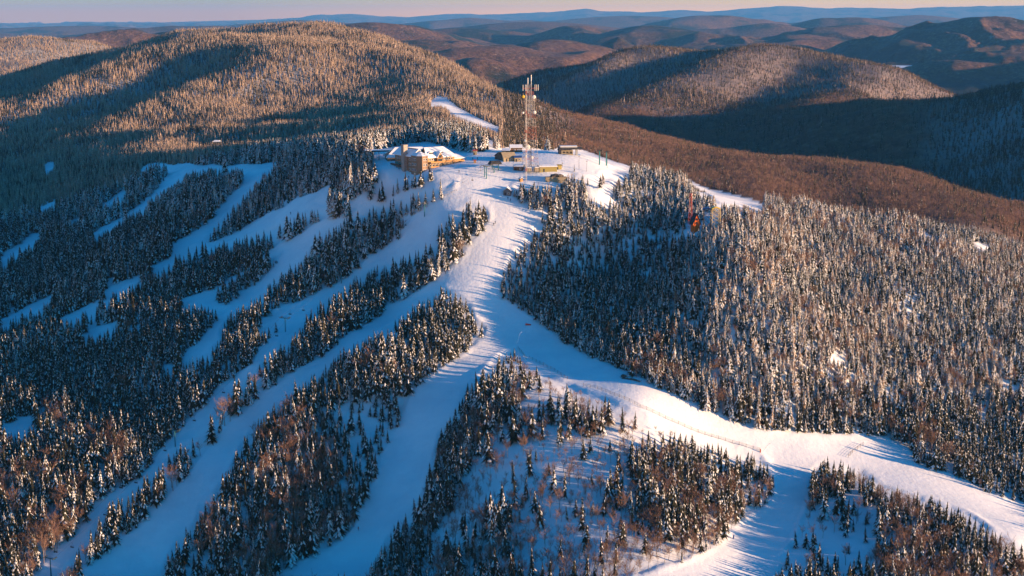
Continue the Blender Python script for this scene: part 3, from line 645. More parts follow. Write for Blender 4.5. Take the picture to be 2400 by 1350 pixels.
def windows(parent, lst, mats=(M_WHITE, M_GLASS), name='window'):
    """lst of (centre, width, height, facing degrees): frame with its pane as a sub-part"""
    for (x, y, z), w_, h_, a in lst:
        ca, sa = math.cos(R(a)), math.sin(R(a)); t = (-sa, ca)
        def quadbox(hw, z0, z1, d0, d1):
            return [(x+t[0]*s+ca*d, y+t[1]*s+sa*d, zz) for zz in (z0, z1) for s, d in ((-hw,d0),(hw,d0),(hw,d1),(-hw,d1))]
        fb = [(3,2,1,0),(4,5,6,7),(0,1,5,4),(1,2,6,5),(2,3,7,6),(3,0,4,7)]
        b_ = MB(); g = .16
        for (s0, s1, z0, z1) in ((-w_/2-g,-w_/2,z-h_/2-g,z+h_/2+g),(w_/2,w_/2+g,z-h_/2-g,z+h_/2+g),(-w_/2,w_/2,z-h_/2-g,z-h_/2),(-w_/2,w_/2,z+h_/2,z+h_/2+g)):
            b_.poly([(x+t[0]*s+ca*d, y+t[1]*s+sa*d, zz) for zz in (z0, z1) for s, d in ((s0,-.05),(s1,-.05),(s1,.14),(s0,.14))], fb)
        fr = b_.build(name, [mats[0]], parent)
        MB().poly(quadbox(w_/2, z-h_/2, z+h_/2, -.03, .06), fb).build('pane', [mats[1]], fr)
# ---------------------------------------------------------------- the lodge
gp = at(984, 408)
lodge = thing('mountain_lodge', 'large multi storey brown lodge with steep snow covered roofs and a tall stone chimney', 'lodge', (gp.x, gp.y, gp.z+3.0), 36); lodge.scale = (.9, .97, .92)
# local axes: x runs back to the right along the sunny balcony front, y runs back to the left along the shaded front
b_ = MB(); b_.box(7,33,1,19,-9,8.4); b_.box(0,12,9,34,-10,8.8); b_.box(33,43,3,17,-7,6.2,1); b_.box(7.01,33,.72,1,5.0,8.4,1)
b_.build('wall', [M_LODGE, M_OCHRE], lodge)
b_ = MB(); b_.poly([(x, y, z) for z in (-10, 10.3) for x, y in ((-1.5,1.5),(1.2,-1.6),(6.5,-1.6),(8.2,1.2),(8.2,9.5),(-1.5,9.5))], [(5,4,3,2,1,0),(6,7,8,9,10,11)]+[(i,(i+1)%6,6+(i+1)%6,6+i) for i in range(6)]); b_.build('corner_tower', [M_LODGE], lodge)
rf = MB().gable(6.5,33,0,19.5,8.4,15.0,.6,0,1.2,'x',5.5).build('roof', [M_ROOFSNOW], lodge, 'main hipped roof under thick snow')
MB().box(14,26,9.3,10.6,14.9,15.4).build('ridge_vent', [M_WOOD], rf)
for x0 in (12.2, 21.2):                                              # eyebrow dormers
    v = []; n = 9; r_, zb = 2.9, 11.0
    for j in range(n):
        a = math.pi*j/(n-1); v.append((x0-r_*math.cos(a), 2.4, zb+1.75*math.sin(a)))
    v2 = [(x, 7.5, z+.4) for x, _, z in v]; k = len(v)
    d_ = MB().poly(v+v2, [(i,i+k,i+k+1,i+1) for i in range(k-1)]+[tuple(range(k))]).build('dormer', [M_ROOFSNOW], rf)
    windows(d_, [((x0+q, 2.36, zb+.65), .75, .8, -90) for q in (-1.5,-.5,.5,1.5)], (M_WOOD, M_GLASS))
r2 = MB().gable(-.5,12,10,35,8.8,14.0,.55,0,1.0,'y',0).build('roof', [M_ROOFSNOW], lodge, 'steep snowy roof over the shaded left wing')
MB().box(5.2,6.6,12,30,13.8,14.6).build('ridge_vent', [M_WOOD], r2)
g_ = MB().gwall(-1,12.5,9.55,8.8,13.9,.3,0,'x'); g_.gwall(-1,12.5,34,8.8,13.9,.3,0,'x'); g_.build('gable_wall', [M_LODGE], lodge)
t_ = MB().poly([(-2.2,1.2,10.3),(1.0,-2.4,10.3),(7,-2.4,10.3),(9,1,10.3),(9,10,10.3),(-2.2,10,10.3),(3.6,5,13.4)], [(5,4,3,2,1,0)]+[(i,(i+1)%6,6) for i in range(6)]).build('roof', [M_ROOFSNOW], lodge, 'snowy pyramid roof over the corner tower')
MB().gable(32.5,43.5,2.5,17.5,6.2,8.6,.5,0,.7,'x',3).build('roof', [M_ROOFSNOW], lodge, 'low snowy roof at the right end')
MB().box(-3.2,.4,17.0,20.6,-10,17.0).box(-3.5,.7,16.7,20.9,17.0,17.7).build('chimney', [M_STONE], lodge)
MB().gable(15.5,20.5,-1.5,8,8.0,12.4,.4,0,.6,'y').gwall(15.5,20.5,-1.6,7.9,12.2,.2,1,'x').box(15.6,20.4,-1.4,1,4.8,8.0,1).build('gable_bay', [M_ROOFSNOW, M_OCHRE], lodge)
windows(lodge, [((18,-1.62,9.2),2.2,2.0,-90),((18,-1.42,6.3),3.6,2.2,-90)], (M_WOOD, M_GLASS), 'arched_window')
for z, k in ((4.2,0),(.6,1)):
    b_ = MB(); x1 = 40 if k == 0 else 31; b_.box(8.5,x1,-3.0,1,z,z+.4,0); b_.box(8.5,x1,-3.0,-2.85,z+.4,z+1.45,1); b_.box(8.5,x1,-2.84,-2.2,z+.4,z+.75,2)
    for i in range(int((x1-8.5)/3)+1): b_.box(8.6+3*i,8.85+3*i,-2.75,-2.5,z-3.4,z,0)
    b_.build('balcony', [M_WOOD, M_OCHRE, M_ROOFSNOW], lodge, 'upper balcony with snow on its floor' if k == 0 else 'lower balcony with snow on its floor')
w_ = [((x,.70,6.9),1.3,1.5,-90) for x in (10,12.2,14.2,22,24,26,28.2,30.5)]+[((x,.98,2.4),1.6,1.6,-90) for x in (10.5,13.5,16.5,19.5,22.5,25.5,28.5,31.3)]
w_ += [((x,-1.62,z),1.1,1.5,-90) for x in (2.9,4.9) for z in (7.6,3.4,-.6)]+[((8.22,3.2+q,z),1.1,1.5,0) for q in (0,) for z in (7.6,)]
w_ += [((-1.52,y,z),1.1,1.6,180) for y in (3.4,5.4,7.4) for z in (7.6,3.6,-.6)]+[((-.02,y,z),1.1,1.5,180) for y in (11.5,13.8,23,25.3,28,31) for z in (6.8,3.0,-.8)]
w_ += [((x,2.98,4.0),1.5,1.6,-90) for x in (35,37.5)]
windows(lodge, w_)
MB().box(40,42,2.86,3.05,-2,1.4).build('door', [M_DARK], lodge)
b_ = MB(); b_.box(-4.5,0,22,34,1.2,1.6); b_.box(-4.5,-4.3,22,34,1.6,2.6)
for i in range(5): b_.box(-4.4,-4.15,22.1+2.9*i,22.35+2.9*i,-6,1.2)
b_.build('terrace', [M_WOOD], lodge)
gp = at(905, 388)
ann = thing('hotel_annex', 'long low building with a broad snowy hipped roof behind the lodge chimney', 'building', (gp.x, gp.y+14, gp.z-2), 12)
MB().box(0,33,0,16,-4,6).build('wall', [M_LODGE], ann); MB().gable(0,33,0,16,6,12.3,.6,0,1.5,'x',8).build('roof', [M_ROOFSNOW], ann)
windows(ann, [((x,-.02,3.6),1.3,1.5,-90) for x in (2.5,5.5,8.5,11.5)])
can = thing('flat_canopy', 'dark flat roofed canopy on posts at the left end of the snowy annex', 'canopy', (gp.x-12, gp.y+30, gp.z-1), 8)
MB().box(-6,14,-3,5,8.2,9.0).build('roof', [M_DARK], can); MB().box(-6.2,14.2,-3.2,5.2,9.0,9.4).build('snow_cover', [M_ROOFSNOW], can)
for x in (-5.5, 4, 13.5): MB().bar((x,-2.6,-3),(x,-2.6,8.2),.18).build('post', [M_WOOD], can)
# ---------------------------------------------------------------- communications tower
def lattice(b_, w0, w1, H, n, r, kk=None, k_of=lambda i: i % 2, br=.6, sides=4):
    cs = [(math.cos(2*math.pi*j/sides+.785)*.7071, math.sin(2*math.pi*j/sides+.785)*.7071) for j in range(sides)]
    for i in range(n):
        z0, z1 = H*i/n, H*(i+1)/n; a, c = w0+(w1-w0)*i/n, w0+(w1-w0)*(i+1)/n; k = k_of(i)
        for j in range(sides):
            p, q = cs[j], cs[(j+1) % sides]
            b_.bar((p[0]*a,p[1]*a,z0),(p[0]*c,p[1]*c,z1),r,4,k); b_.bar((p[0]*c,p[1]*c,z1),(q[0]*c,q[1]*c,z1),r*br,3,k)
            b_.bar((p[0]*a,p[1]*a,z0),(q[0]*c,q[1]*c,z1),r*br,3,k); b_.bar((q[0]*a,q[1]*a,z0),(p[0]*c,p[1]*c,z1),r*br,3,k)
gp = at(1243, 399)
S = gp.y/F*1.0                                    # metres per photograph pixel hereabouts
tw = thing('communications_tower', 'tall red and white lattice mast crowded with dish and panel antennas', 'radio tower', (gp.x, gp.y, gp.z-.5), 20)
b_ = MB(); lattice(b_, 9.2, 3.2, 55, 18, .09, k_of=lambda i: 1 if i % 5 == 2 or i in (8,9) else 0, br=.55); b_.build('lattice_frame', [M_GALV, M_FADED], tw)
b_ = MB(); lattice(b_, 1.6, 1.2, 60, 22, .11, k_of=lambda i: 0 if i > 12 else 1, br=.7, sides=3); b_.build('inner_mast', [M_GALV, M_DARK], tw)
for dx, z1 in ((.5, 66.5), (-2.0, 64.5)): MB().bar((dx,0,54),(dx,0,z1-4),.16,6).bar((dx,0,z1-4),(dx,0,z1),.28,8).build('whip_antenna', [M_WHITE], tw)
b_ = MB(); b_.bar((-5.6,0,57.3),(5.6,0,57.3),.10).bar((0,-3,57.3),(0,3,57.3),.10); b_.build('antenna_boom', [M_RED], tw)
for x in (-5.6,-3.9,3.2,4.5,5.7): MB().box(x-.1,x+.1,-.25,-.05,55.6,59.8).build('panel_antenna', [M_WHITE], tw)
def dish(parent, x, y, z, r, m_=M_WHITE, yaw=-95, name='dish_antenna'):
    n = 14; a = R(yaw); d = (math.cos(a), math.sin(a)); s = (-d[1], d[0]); v = []; f = []
    for q, (rr, off) in enumerate(((.02,.18),(r*.6,.0),(r,-.0),(r,-.55),(r*.7,-.8))):
        for j in range(n):
            t = 6.2832*j/n; v.append((x+s[0]*rr*math.cos(t)+d[0]*(off+.4), y+s[1]*rr*math.cos(t)+d[1]*(off+.4), z+rr*math.sin(t)))
    for q in range(4):
        for j in range(n): f.append((q*n+j, q*n+(j+1) % n, (q+1)*n+(j+1) % n, (q+1)*n+j))
    f.append(tuple(4*n+n-1-j for j in range(n)))
    o = MB().poly(v, f).build(name, [m_], parent, smooth=True); return o
for u_, v_, r_, m_ in ((1250.5,228.5,1.35,M_WHITE),(1252.3,264,1.2,M_WHITE),(1226,227.5,1.05,M_YEL),(1231,330,1.0,M_WHITE),(1236.5,344.5,1.75,M_WHITE),(1232,366.5,.9,M_WHITE),(1246.3,370,1.05,M_WHITE),(1225.5,265,.8,M_WHITE)):
    lx = (u_-1243)*S; lz = (399-v_)*S; rr = math.hypot(lx, 1)
    dish(tw, lx*math.cos(R(20))-(-1.9)*-math.sin(R(20))*1, -lx*math.sin(R(20))-1.9, lz+.6, r_, m_, -112)
gm = at(1233, 424)
gmast = thing('guyed_mast', 'slender pinkish lattice mast in front of the big radio tower', 'mast', (gm.x, gm.y, gm.z-.3), 0)
b_ = MB(); lattice(b_, 1.0, .8, 66, 30, .05, k_of=lambda i: 1 if i % 6 == 3 else 0, br=.7, sides=3); b_.build('lattice_frame', [M_GALV, M_FADED], gmast)
cg = thing('fenced_compound', 'steel mesh cage with antenna equipment at the foot of the radio tower', 'compound', (gp.x+1.5, gp.y-3.5, gp.z-.5), 8)
b_ = MB()
for i in range(9):
    for y in (-4.5, 4.5): b_.bar((-5.5+i*1.4,y,-1),(-5.5+i*1.4,y,4.6),.07)
for z in (.8,2.7,4.5):
    for y in (-4.5,4.5): b_.bar((-5.5,y,z),(5.7,y,z),.06)
    for x in (-5.5,5.7): b_.bar((x,-4.5,z),(x,4.5,z),.06)
b_.build('cage', [M_STEEL], cg); MB().box(-4,-1,-2,2,0,2.6).box(1,4,-2.5,1,0,2.9).build('cabinet', [M_TAN], cg); MB().box(-4.1,-1,-2.1,2,2.6,3.0).box(1,4.1,-2.6,1,2.9,3.3).build('snow_cover', [M_ROOFSNOW], cg)
# ---------------------------------------------------------------- smaller buildings: generic hut
def hut(name, label, cat, u, v, w_, d_, h, rh, rz, wall, roof, axis='x', snow=True, win=(), hip=0, door=True, over=.5, group=None):
    p = at(u, v); e = thing(name, label, cat, (p.x, p.y+d_/2*.6, p.z-.4), rz, group)
    MB().box(-w_/2,w_/2,-d_/2,d_/2,-2,h).build('wall', [wall], e)
    if rh > 0:
        if axis == 'x': MB().gwall(-d_/2,d_/2,-w_/2,h,h+rh,.2,0,'y').gwall(-d_/2,d_/2,w_/2-.2,h,h+rh,.2,0,'y').build('gable_wall', [wall], e) if hip == 0 else None
        else: MB().gwall(-w_/2,w_/2,-d_/2,h,h+rh,.2,0,'x').gwall(-w_/2,w_/2,d_/2-.2,h,h+rh,.2,0,'x').build('gable_wall', [wall], e)
        rr = MB().gable(-w_/2,w_/2,-d_/2,d_/2,h,h+rh,.25,0,over,axis,hip).build('roof', [roof], e)
        if snow: MB().gable(-w_/2+.2,w_/2-.2,-d_/2+.2,d_/2-.2,h+.26,h+rh+.26,.35,0,over,axis,hip).build('snow_cover', [M_ROOFSNOW], rr)
    else:
        rr = MB().box(-w_/2-over,w_/2+over,-d_/2-over,d_/2+over,h,h+.35).build('roof', [roof], e)
        if snow: MB().box(-w_/2-over+.1,w_/2+over-.1,-d_/2-over+.1,d_/2+over-.1,h+.352,h+.8).build('snow_cover', [M_ROOFSNOW], rr)
    if door: MB().box(-w_/4-.5,-w_/4+.5,-d_/2-.06,-d_/2+.02,0,2.1).build('door', [M_DARK], e)
    windows(e, [((x,-d_/2-.02,h*.6),1.0,.9,-90) for x in win])
    return e
hut('lift_machine_house', 'building with a large plain tan metal roof slope behind the dark lift terminal', 'building', 1190, 377, 9, 9, 2.6, 3.4, 18, M_TAN, M_TAN, 'x', False, (1.5,))
hut('gabled_shed', 'shed with a dark gable roof edged in snow between lift terminal and tan roof', 'shed', 1176, 374, 6.5, 8, 3, 2.6, -35, M_WOOD, M_DARK, 'y', False, ())
hut('blue_roofed_hut', 'small hut with a dark blue roof left of the radio tower', 'hut', 1213, 378, 5, 5.5, 3, 1.0, 8, M_TAN, M_BLUE, 'x', False, (1.2,))
hut('snowy_hut', 'low brown hut under thick snow just left of the mast foot', 'hut', 1216, 399, 6.5, 5, 2.6, 1.5, -12, M_BRICK, M_WOOD, 'x', True, (1.5,))
sh = hut('equipment_shed', 'long olive shed with a flat snowy roof right of the fenced compound', 'shed', 1283, 401, 12.5, 7, 3.2, .9, 10, M_OLIVE, M_TAN, 'x', True, (), 0)
hut('lean_to', 'small yellowish lean-to at the right end of the long olive shed', 'shed', 1308, 396, 4, 4, 2.6, .7, 18, M_OLIVE, M_OLIVE, 'x', False, ())
hut('warming_cabin', 'brown cabin with a bluish snowy roof behind the radio tower', 'cabin', 1209, 356, 9, 7, 3.2, 1.9, 4, M_BRICK, M_WOOD, 'x', True, (-1,1.5,3.3))
hut('snow_covered_shed', 'tiny shed almost buried in snow left of the brown cabin', 'shed', 1187, 358, 5.5, 5, 1.6, 1.4, -10, M_WOOD, M_WOOD, 'x', True, (), 0, False)
hut('ticket_kiosk', 'narrow tan kiosk with a red top at the edge of the frosted forest', 'kiosk', 1113.5, 363, 2.6, 2.6, 3.4, .6, 0, M_TAN, M_RED, 'x', False, ())
hut('patrol_cabin', 'grey gabled cabin with snow on its roof beside the top of the wide run', 'cabin', 1190, 457, 5.2, 5.5, 2.6, 2.5, -8, M_GREY, M_WOOD, 'y', True, (1.0,))
hut('tiny_shed', 'tiny tan shed with a snow cap above the patrol cabin', 'shed', 1221, 426, 1.9, 1.9, 2.0, .8, 30, M_OCHRE, M_WOOD, 'y', True, (), 0, False)
hut('sign_kiosk', 'small tan information kiosk on the plateau between lodge and lift terminal', 'kiosk', 1113, 382, 1.6, 1.2, 2.2, .3, 0, M_OCHRE, M_RED, 'x', False, (), 0, False)
hut('gazebo_cabin', 'small cabin with a pyramid snow roof on the ridge right of the summit', 'cabin', 1490, 392, 5, 5, 2.6, 1.8, 0, M_TAN, M_WOOD, 'x', True, (1.2,), 2.4)
p = at(509, 350); lk = thing('lookout_platform', 'wooden lookout platform on the dark knob left of the lodge', 'lookout', (p.x, p.y, p.z+1), 0)
MB().box(-4.5,4.5,-3,3,5.4,5.8).build('deck', [M_OCHRE], lk); MB().gable(-4.2,4.2,-2.7,2.7,8.2,9.6,.4,0,.4,'x',2).build('roof', [M_ROOFSNOW], lk)
for x in (-4.2,4.2):
    for y in (-2.7,2.7): MB().bar((x,y,-4),(x,y,8.3),.2).build('post', [M_WOOD], lk)
MB().box(-4.5,4.5,-3.05,-2.9,6.8,7.0).box(-4.5,4.5,2.9,3.05,6.8,7.0).build('railing', [M_WOOD], lk)
p = at(1304, 424); bk = thing('bunker', 'low tan retaining wall bunker topped with dark rocks at the forest edge', 'bunker', (p.x, p.y, p.z), 3)
MB().box(-7.5,7,-2,4,-1.5,2.6).build('wall', [M_TAN], bk)
def blob(n, sx_, sy_, sz, rg_, V_, F_, o=(0,0,0)):
    import mathutils
    bm = __import__('bmesh').new(); __import__('bmesh').ops.create_icosphere(bm, subdivisions=n, radius=1); c = len(V_)
    for v in bm.verts:
        k = 1+.28*rg_.normal()*.6; V_.append((o[0]+v.co.x*sx_*k, o[1]+v.co.y*sy_*k, o[2]+v.co.z*sz*k))
    for f in bm.faces: F_.append(tuple(c+v.index for v in f.verts))
    bm.free()
V_, F_ = [], []
for x, y, s in ((-3,1,1.5),(-.5,1.2,2.0),(2,1,1.7),(4,1.4,1.2)): blob(2, s*1.2, s, s, rg, V_, F_, (x, y, 2.8))
new_obj('rock_heap', V_, F_, [M_ROCK], bk)
# lift terminals
def terminal(name, label, u, v, L, W, zt, rz, roofm, topm, legs):
    p = at(u, v); e = thing(name, label, 'lift terminal', (p.x, p.y, p.z-.3), rz, 'chairlift top terminals')
    prof = [(-W/2,0),(-W/2*.9,1.2),(-W/4,2.0),(W/4,2.0),(W/2*.9,1.2),(W/2,0)]; n = len(prof)
    v_ = [(-L/2+ (.8 if z > 1 else 0), y, zt+z) for y, z in prof]+[(L/2-(.8 if z > 1 else 0), y, zt+z) for y, z in prof]
    MB().poly(v_, [tuple(range(n)), tuple(n+n-1-i for i in range(n))]+[(i, n+i, n+i+1, i+1) for i in range(n-1)]+[(n-1, 2*n-1, n, 0)]).build('canopy', [roofm], e)
    MB().box(-L/2+1.2,L/2-1.2,-W/4,W/4,zt+2.01,zt+2.35).build('snow_cover', [topm], e)
    for x, y in legs: MB().bar((x,y,-2),(x,y,zt),.32,8).build('leg', [M_TEAL], e)
    n = 20; v_ = [(L/2+.2+2.2*math.cos(6.283*j/n)*(1 if q else .9), 2.2*math.sin(6.283*j/n)*(1 if q else .9), zt-.5) for q in (0, 1) for j in range(n)]
    MB().poly([(x, y, z+dz) for dz in (0, .25) for x, y, z in v_], [(j, n+j, n+(j+1)%n, (j+1)%n) for j in range(n)]+[(2*n+j, 2*n+(j+1)%n, 3*n+(j+1)%n, 3*n+j) for j in range(n)]+[(n+j, 3*n+j, 3*n+(j+1)%n, n+(j+1)%n) for j in range(n)]).build('bullwheel', [M_STEEL], e)
    return e
terminal('lift_terminal', 'black hunched lift terminal roof on teal legs near the double lift tower', 1160, 398, 9.0, 6.0, 4.2, 200, M_DARK, M_DARK, ((1.6,-1.2),(-2.2,1.2)))
p = at(1334, 362); rt = thing('lift_station', 'long dark canopy lift station with a pale blue roof on the ridge at right', 'lift station', (p.x, p.y, p.z-.3), 6)
MB().poly([(-8.5,-3.2,3.4),(9.8,-3.2,4.4),(9.2,-3.0,5.4),(-7.6,-3.0,5.2),(-8.5,3.2,3.4),(9.8,3.2,4.4),(9.2,3.0,5.4),(-7.6,3.0,5.2)], [(0,1,2,3),(7,6,5,4),(0,3,7,4),(1,5,6,2),(3,2,6,7),(4,5,1,0)]).build('canopy', [M_DARK], rt)
MB().box(-6.8,5.5,-2.6,2.6,5.41,6.3).build('upper_roof', [M_STEEL], rt); MB().box(-6.9,5.6,-2.7,2.7,6.3,6.6).build('snow_cover', [M_ROOFSNOW], rt)
MB().box(-6,2.5,-2.2,2.2,-2,3.38).build('wall', [M_TAN], rt); MB().box(-8,-6,-2.4,2,-2,3.3).build('booth', [M_DARK], rt)
MB().box(4.6,6.2,-.9,.9,-2,3.9).build('leg', [M_STEEL], rt); windows(rt, [((x,-2.22,2.0),1.2,1.0,-90) for x in (-4,-1.5,1)], (M_DARK, M_GLASS))
# orange A-frame on the knoll, above the trees on its platform
p = at(1629, 541, 700, 1200); af = thing('orange_cabin', 'bright orange steep gabled hut with a dark roof on the wooded knoll', 'hut', (p.x, p.y, p.z+5.2), 14)
MB().gwall(-2.7,2.7,-3,-1,6.2,.25,0,'x').gwall(-2.7,2.7,2.8,-1,6.2,.25,0,'x').box(-2.2,2.2,-2.7,2.7,-8,-1).build('wall', [M_ORANGE], af)
MB().gable(-2.7,2.7,-3,3,-1,6.3,.3,0,.35,'y').build('roof', [M_DARK], af)
MB().box(-.5,.5,-3.06,-2.98,-.9,1.2).build('door', [M_DARK], af); windows(af, [((0,-3.02,2.6),.9,.9,-90)], (M_DARK, M_GLASS))
def arch(e, x0, x1, y0, y1, z, rise, m_, name):
    n = 10; v_ = []
    for i in range(n+1):
        t = i/n; zz = z+rise*math.sin(math.pi*t); x = x0+(x1-x0)*t
        v_ += [(x,y0,zz),(x,y1,zz),(x,y1,zz+.55),(x,y0,zz+.55)]
    f_ = [(0,1,2,3), tuple(4*n+q for q in (3,2,1,0))]
    for i in range(n):
        for q in range(4): f_.append((4*i+q, 4*i+4+q, 4*i+4+(q+1)%4, 4*i+(q+1)%4))
    MB().poly(v_, f_).build(name, [m_], e)
p = at(1676, 536, 700, 1200); lt = thing('lattice_tower', 'pale lattice tower with a curved yellow cap on the sunny side of the knoll', 'tower', (p.x, p.y, p.z-.5), 5)
b_ = MB(); lattice(b_, 5.6, 5.2, 13.5, 5, .17, k_of=lambda i: 0, br=.8); b_.build('lattice_frame', [speckled('cream_steel', [(.3,(.42,.34,.18)),(.7,(.52,.43,.24))], .6)], lt); arch(lt, -2.9, 2.9, -2.2, 2.2, 13.5, .9, M_YEL, 'curved_cap')
p = at(1657, 536, 700, 1200); bt = thing('blue_arch_shelter', 'shelter with a curved blue roof just left of the yellow capped tower', 'shelter', (p.x, p.y, p.z-.5), -4)
arch(bt, -3.3, 3.2, -2.2, 2.2, 13.2, .8, M_BLUE, 'curved_roof'); b_ = MB(); lattice(b_, 4.6, 4.6, 13.2, 4, .12, k_of=lambda i: 0, br=.8); b_.build('lattice_frame', [M_WOOD], bt)
p = at(1618, 538, 700, 1200); rm = thing('red_mast', 'thin red lattice mast rising from the trees beside the orange hut', 'mast', (p.x, p.y, p.z), 0)
b_ = MB(); lattice(b_, 2.6, 1.2, 24, 12, .07, k_of=lambda i: i % 2, br=.7, sides=3); b_.build('lattice_frame', [M_RED, M_RED], rm)
# ---------------------------------------------------------------- lift line
LT = []
def lift_tower(u, v, h, rz, label, double=False, mat_=M_TEAL):
    p = at(u, v); e = thing('lift_tower', label, 'lift tower', (p.x, p.y, p.z-.3), rz, 'towers of the chairlifts')
    xs = (-1.3, 1.3) if double else (0,)
    for x in xs: MB().bar((x,0,-1),(x,0,h),.34,8,0,.24).build('post', [mat_], e)
    b_ = MB().box(-3.1,3.1,-.2,.2,h-.1,h+.35)
    if double: b_.box(-1.3,1.3,-.12,.12,h*.45,h*.45+.3)
    b_.build('crossarm', [mat_], e)
    for x in (-2.9, 2.9): MB().box(x-.15,x+.15,-1.7,1.7,h+.36,h+.75).build('sheave_train', [M_CABLE], e)
    MB().box(-2.2,2.2,.3,.36,h+1.0,h+1.1).bar((-2.1,.33,h+.3),(-2.1,.33,h+1.1),.06).bar((2.1,.33,h+.3),(2.1,.33,h+1.1),.06).build('railing', [M_CABLE], e)
    return p, h
LINE = [(1138,417,8.0,'double legged teal lift tower nearest the lodge plateau',1),(995,508,8.5,'single lift tower at the top edge of the tree strip below the plateau',0),(800,664,9.5,'lift tower half hidden in frosted trees midway down the line',0),(669,778,9.0,'lift tower in the narrow cut where the tree strip splits',0),(411,1048,9.5,'lift tower standing beside the lower left forest',0),(120,1352,9.5,'lift tower at the bottom left edge of the picture',0)]
tops = []
for i, (u, v, h, lab, dbl) in enumerate(LINE):
    a = at(*LINE[max(0, i-1)][:2]); b2 = at(*LINE[min(len(LINE)-1, i+1)][:2]); rz = math.degrees(math.atan2(b2.y-a.y, b2.x-a.x))-90
    p, h = lift_tower(u, v, h, rz, lab, bool(dbl)); ca, sa = math.cos(R(rz)), math.sin(R(rz)); tops.append([Vector((p.x+ca*s, p.y+sa*s, p.z+h+.5)) for s in (-2.9, 2.9)])
tp = at(1160, 398); tops.insert(0, [Vector((tp.x-1.5, tp.y, tp.z+4)), Vector((tp.x+1.5, tp.y, tp.z+4))])
spans = []
for s in (0, 1):
    V_, F_ = [], []
    for a, c in zip(tops[:-1], tops[1:]):
        a, c = a[s], c[s]; n = 14; sag = min(6, (a-c).length*.018); ps = [a.lerp(c, t/n)-Vector((0,0,4*sag*(t/n)*(1-t/n))) for t in range(n+1)]; spans.append((s, ps))
        for q, r_ in zip(ps[:-1], ps[1:]): cyl(q, r_, .045, .045, 3, V_, F_)
    o = new_obj('haul_cable', V_, F_, [M_CABLE]); o['label'] = 'downhill side haul cable of the long chairlift' if s else 'uphill side haul cable of the long chairlift'; o['category'] = 'cable'
def chair(p, rz, label):
    e = thing('lift_chair', label, 'lift chair', p, rz, 'chairs hanging from the long chairlift')
    MB().bar((0,0,0),(0,0,-1.9),.05).bar((-.9,0,-1.9),(.9,0,-1.9),.05).bar((-.9,0,-1.9),(-.9,0,-2.9),.05).bar((.9,0,-1.9),(.9,0,-2.9),.05).build('hanger', [M_CABLE], e)
    MB().box(-.95,.95,-.25,.3,-3.0,-2.88).build('seat', [M_DARK], e); MB().box(-.95,.95,.3,.38,-2.9,-2.3).build('backrest', [M_DARK], e)
k = 0
WHERE = ['below the lodge','over the frosted tree strip','beside the middle lift tower','over the narrow cut','above the lower left cut','near the bottom left']
for s, ps in spans:
    a, c = ps[0], ps[-1]; L = (a-c).length; n = int(L//26)
    if L < 40: continue
    for j in range(n):
        t = (j+.5+.2*s)/n*(len(ps)-1); i = min(int(t), len(ps)-2); q = ps[i].lerp(ps[i+1], t-i)
        uu, vv = proj(q.x, q.y, q.z)
        if not (0 < uu < 2400 and vv < 1350): continue
        k += 1; seg = spans.index((s, ps)) % (len(tops)-1)
        chair(q, math.degrees(math.atan2(c.y-a.y, c.x-a.x))-90, '%s dark lift chair from the top on the %s cable %s' % (ordn(j+1), ('uphill','downhill')[s], WHERE[seg]))
lift_tower(1158, 405, 5.0, 0, 'teal post with crossarm directly under the black terminal roof', False)
for u, v, lab in ((1405,386,'left teal lift tower of the pair beyond the ridge'),(1421,388,'right teal lift tower of the pair beyond the ridge')): lift_tower(u, v, 9.8, 80, lab, True)
for u, v, h, lab in ((1357,397,10,'tall thin brown utility pole left on the sunny plateau'),(1375,402,8,'shorter brown utility pole right on the sunny plateau'),(1318,393,4,'short thin pole beside the olive lean-to'),(1423,394,12,'tallest utility pole beside the teal towers on the ridge'),(1126,402,4.5,'short pole left of the double lift tower')):
    p = at(u, v); e = thing('utility_pole', lab, 'pole', (p.x, p.y, p.z-.3), 0, 'poles on the plateau'); MB().bar((0,0,-1),(0,0,h),.14,6,0,.09).build('post', [M_WOOD], e); MB().box(-.8,.8,-.06,.06,h-.8,h-.62).build('crossarm', [M_WOOD], e)
# ---------------------------------------------------------------- fences
def fence(pts_, label, h=1.9, sp_=3.2, rails=(.45,1.0,1.55), name='snow_fence', m_=M_WOOD):
    P_ = [at(*q) for q in pts_]; pos = []
    for a, c in zip(P_[:-1], P_[1:]):
        n = max(1, int((c-a).length/sp_))
        for i in range(n): q = a.lerp(c, i/n); pos.append((q.x, q.y, float(height(q.x, q.y))))
    pos.append(tuple(P_[-1])); o0 = Vector(pos[0]); e = thing(name, label, 'fence', o0)
    pos = [Vector(q)-o0 for q in pos]
    for q in pos: MB().bar(q-Vector((0,0,.6)), q+Vector((0,0,h)), .075, 4).build('post', [m_], e)
    for z in rails:
        b_ = MB()
        for a, c in zip(pos[:-1], pos[1:]): b_.bar(a+Vector((0,0,z)), c+Vector((0,0,z)), .042, 4)
        b_.build('rail', [m_], e)
fence([(1214,818),(1226,832),(1234,842)], 'shortest piece of wooden snow fence at the tip of the glade')
fence([(1240,841),(1265,853),(1300,870),(1330,890)], 'upper wooden rail fence between the sunlit run and the glade')
fence([(1367,906),(1400,912),(1440,928),(1500,955),(1560,982),(1620,1008),(1700,1034),(1781,1058)], 'long wooden rail fence along the lower edge of the sunlit traverse', 2.0, 3.4, (.4,.85,1.3,1.75))
fence([(1988,1074),(1998,1063),(2010,1054),(2023,1044)], 'short dark fence standing alone on the snow at the lower right', 2.2, 3.4, (.6,1.1,1.6,2.1))
fence([(1028,469),(1048,459),(1070,448)], 'low rope fence beside the groomed plateau under the lodge', 1.3, 2.6, (.6,1.1))
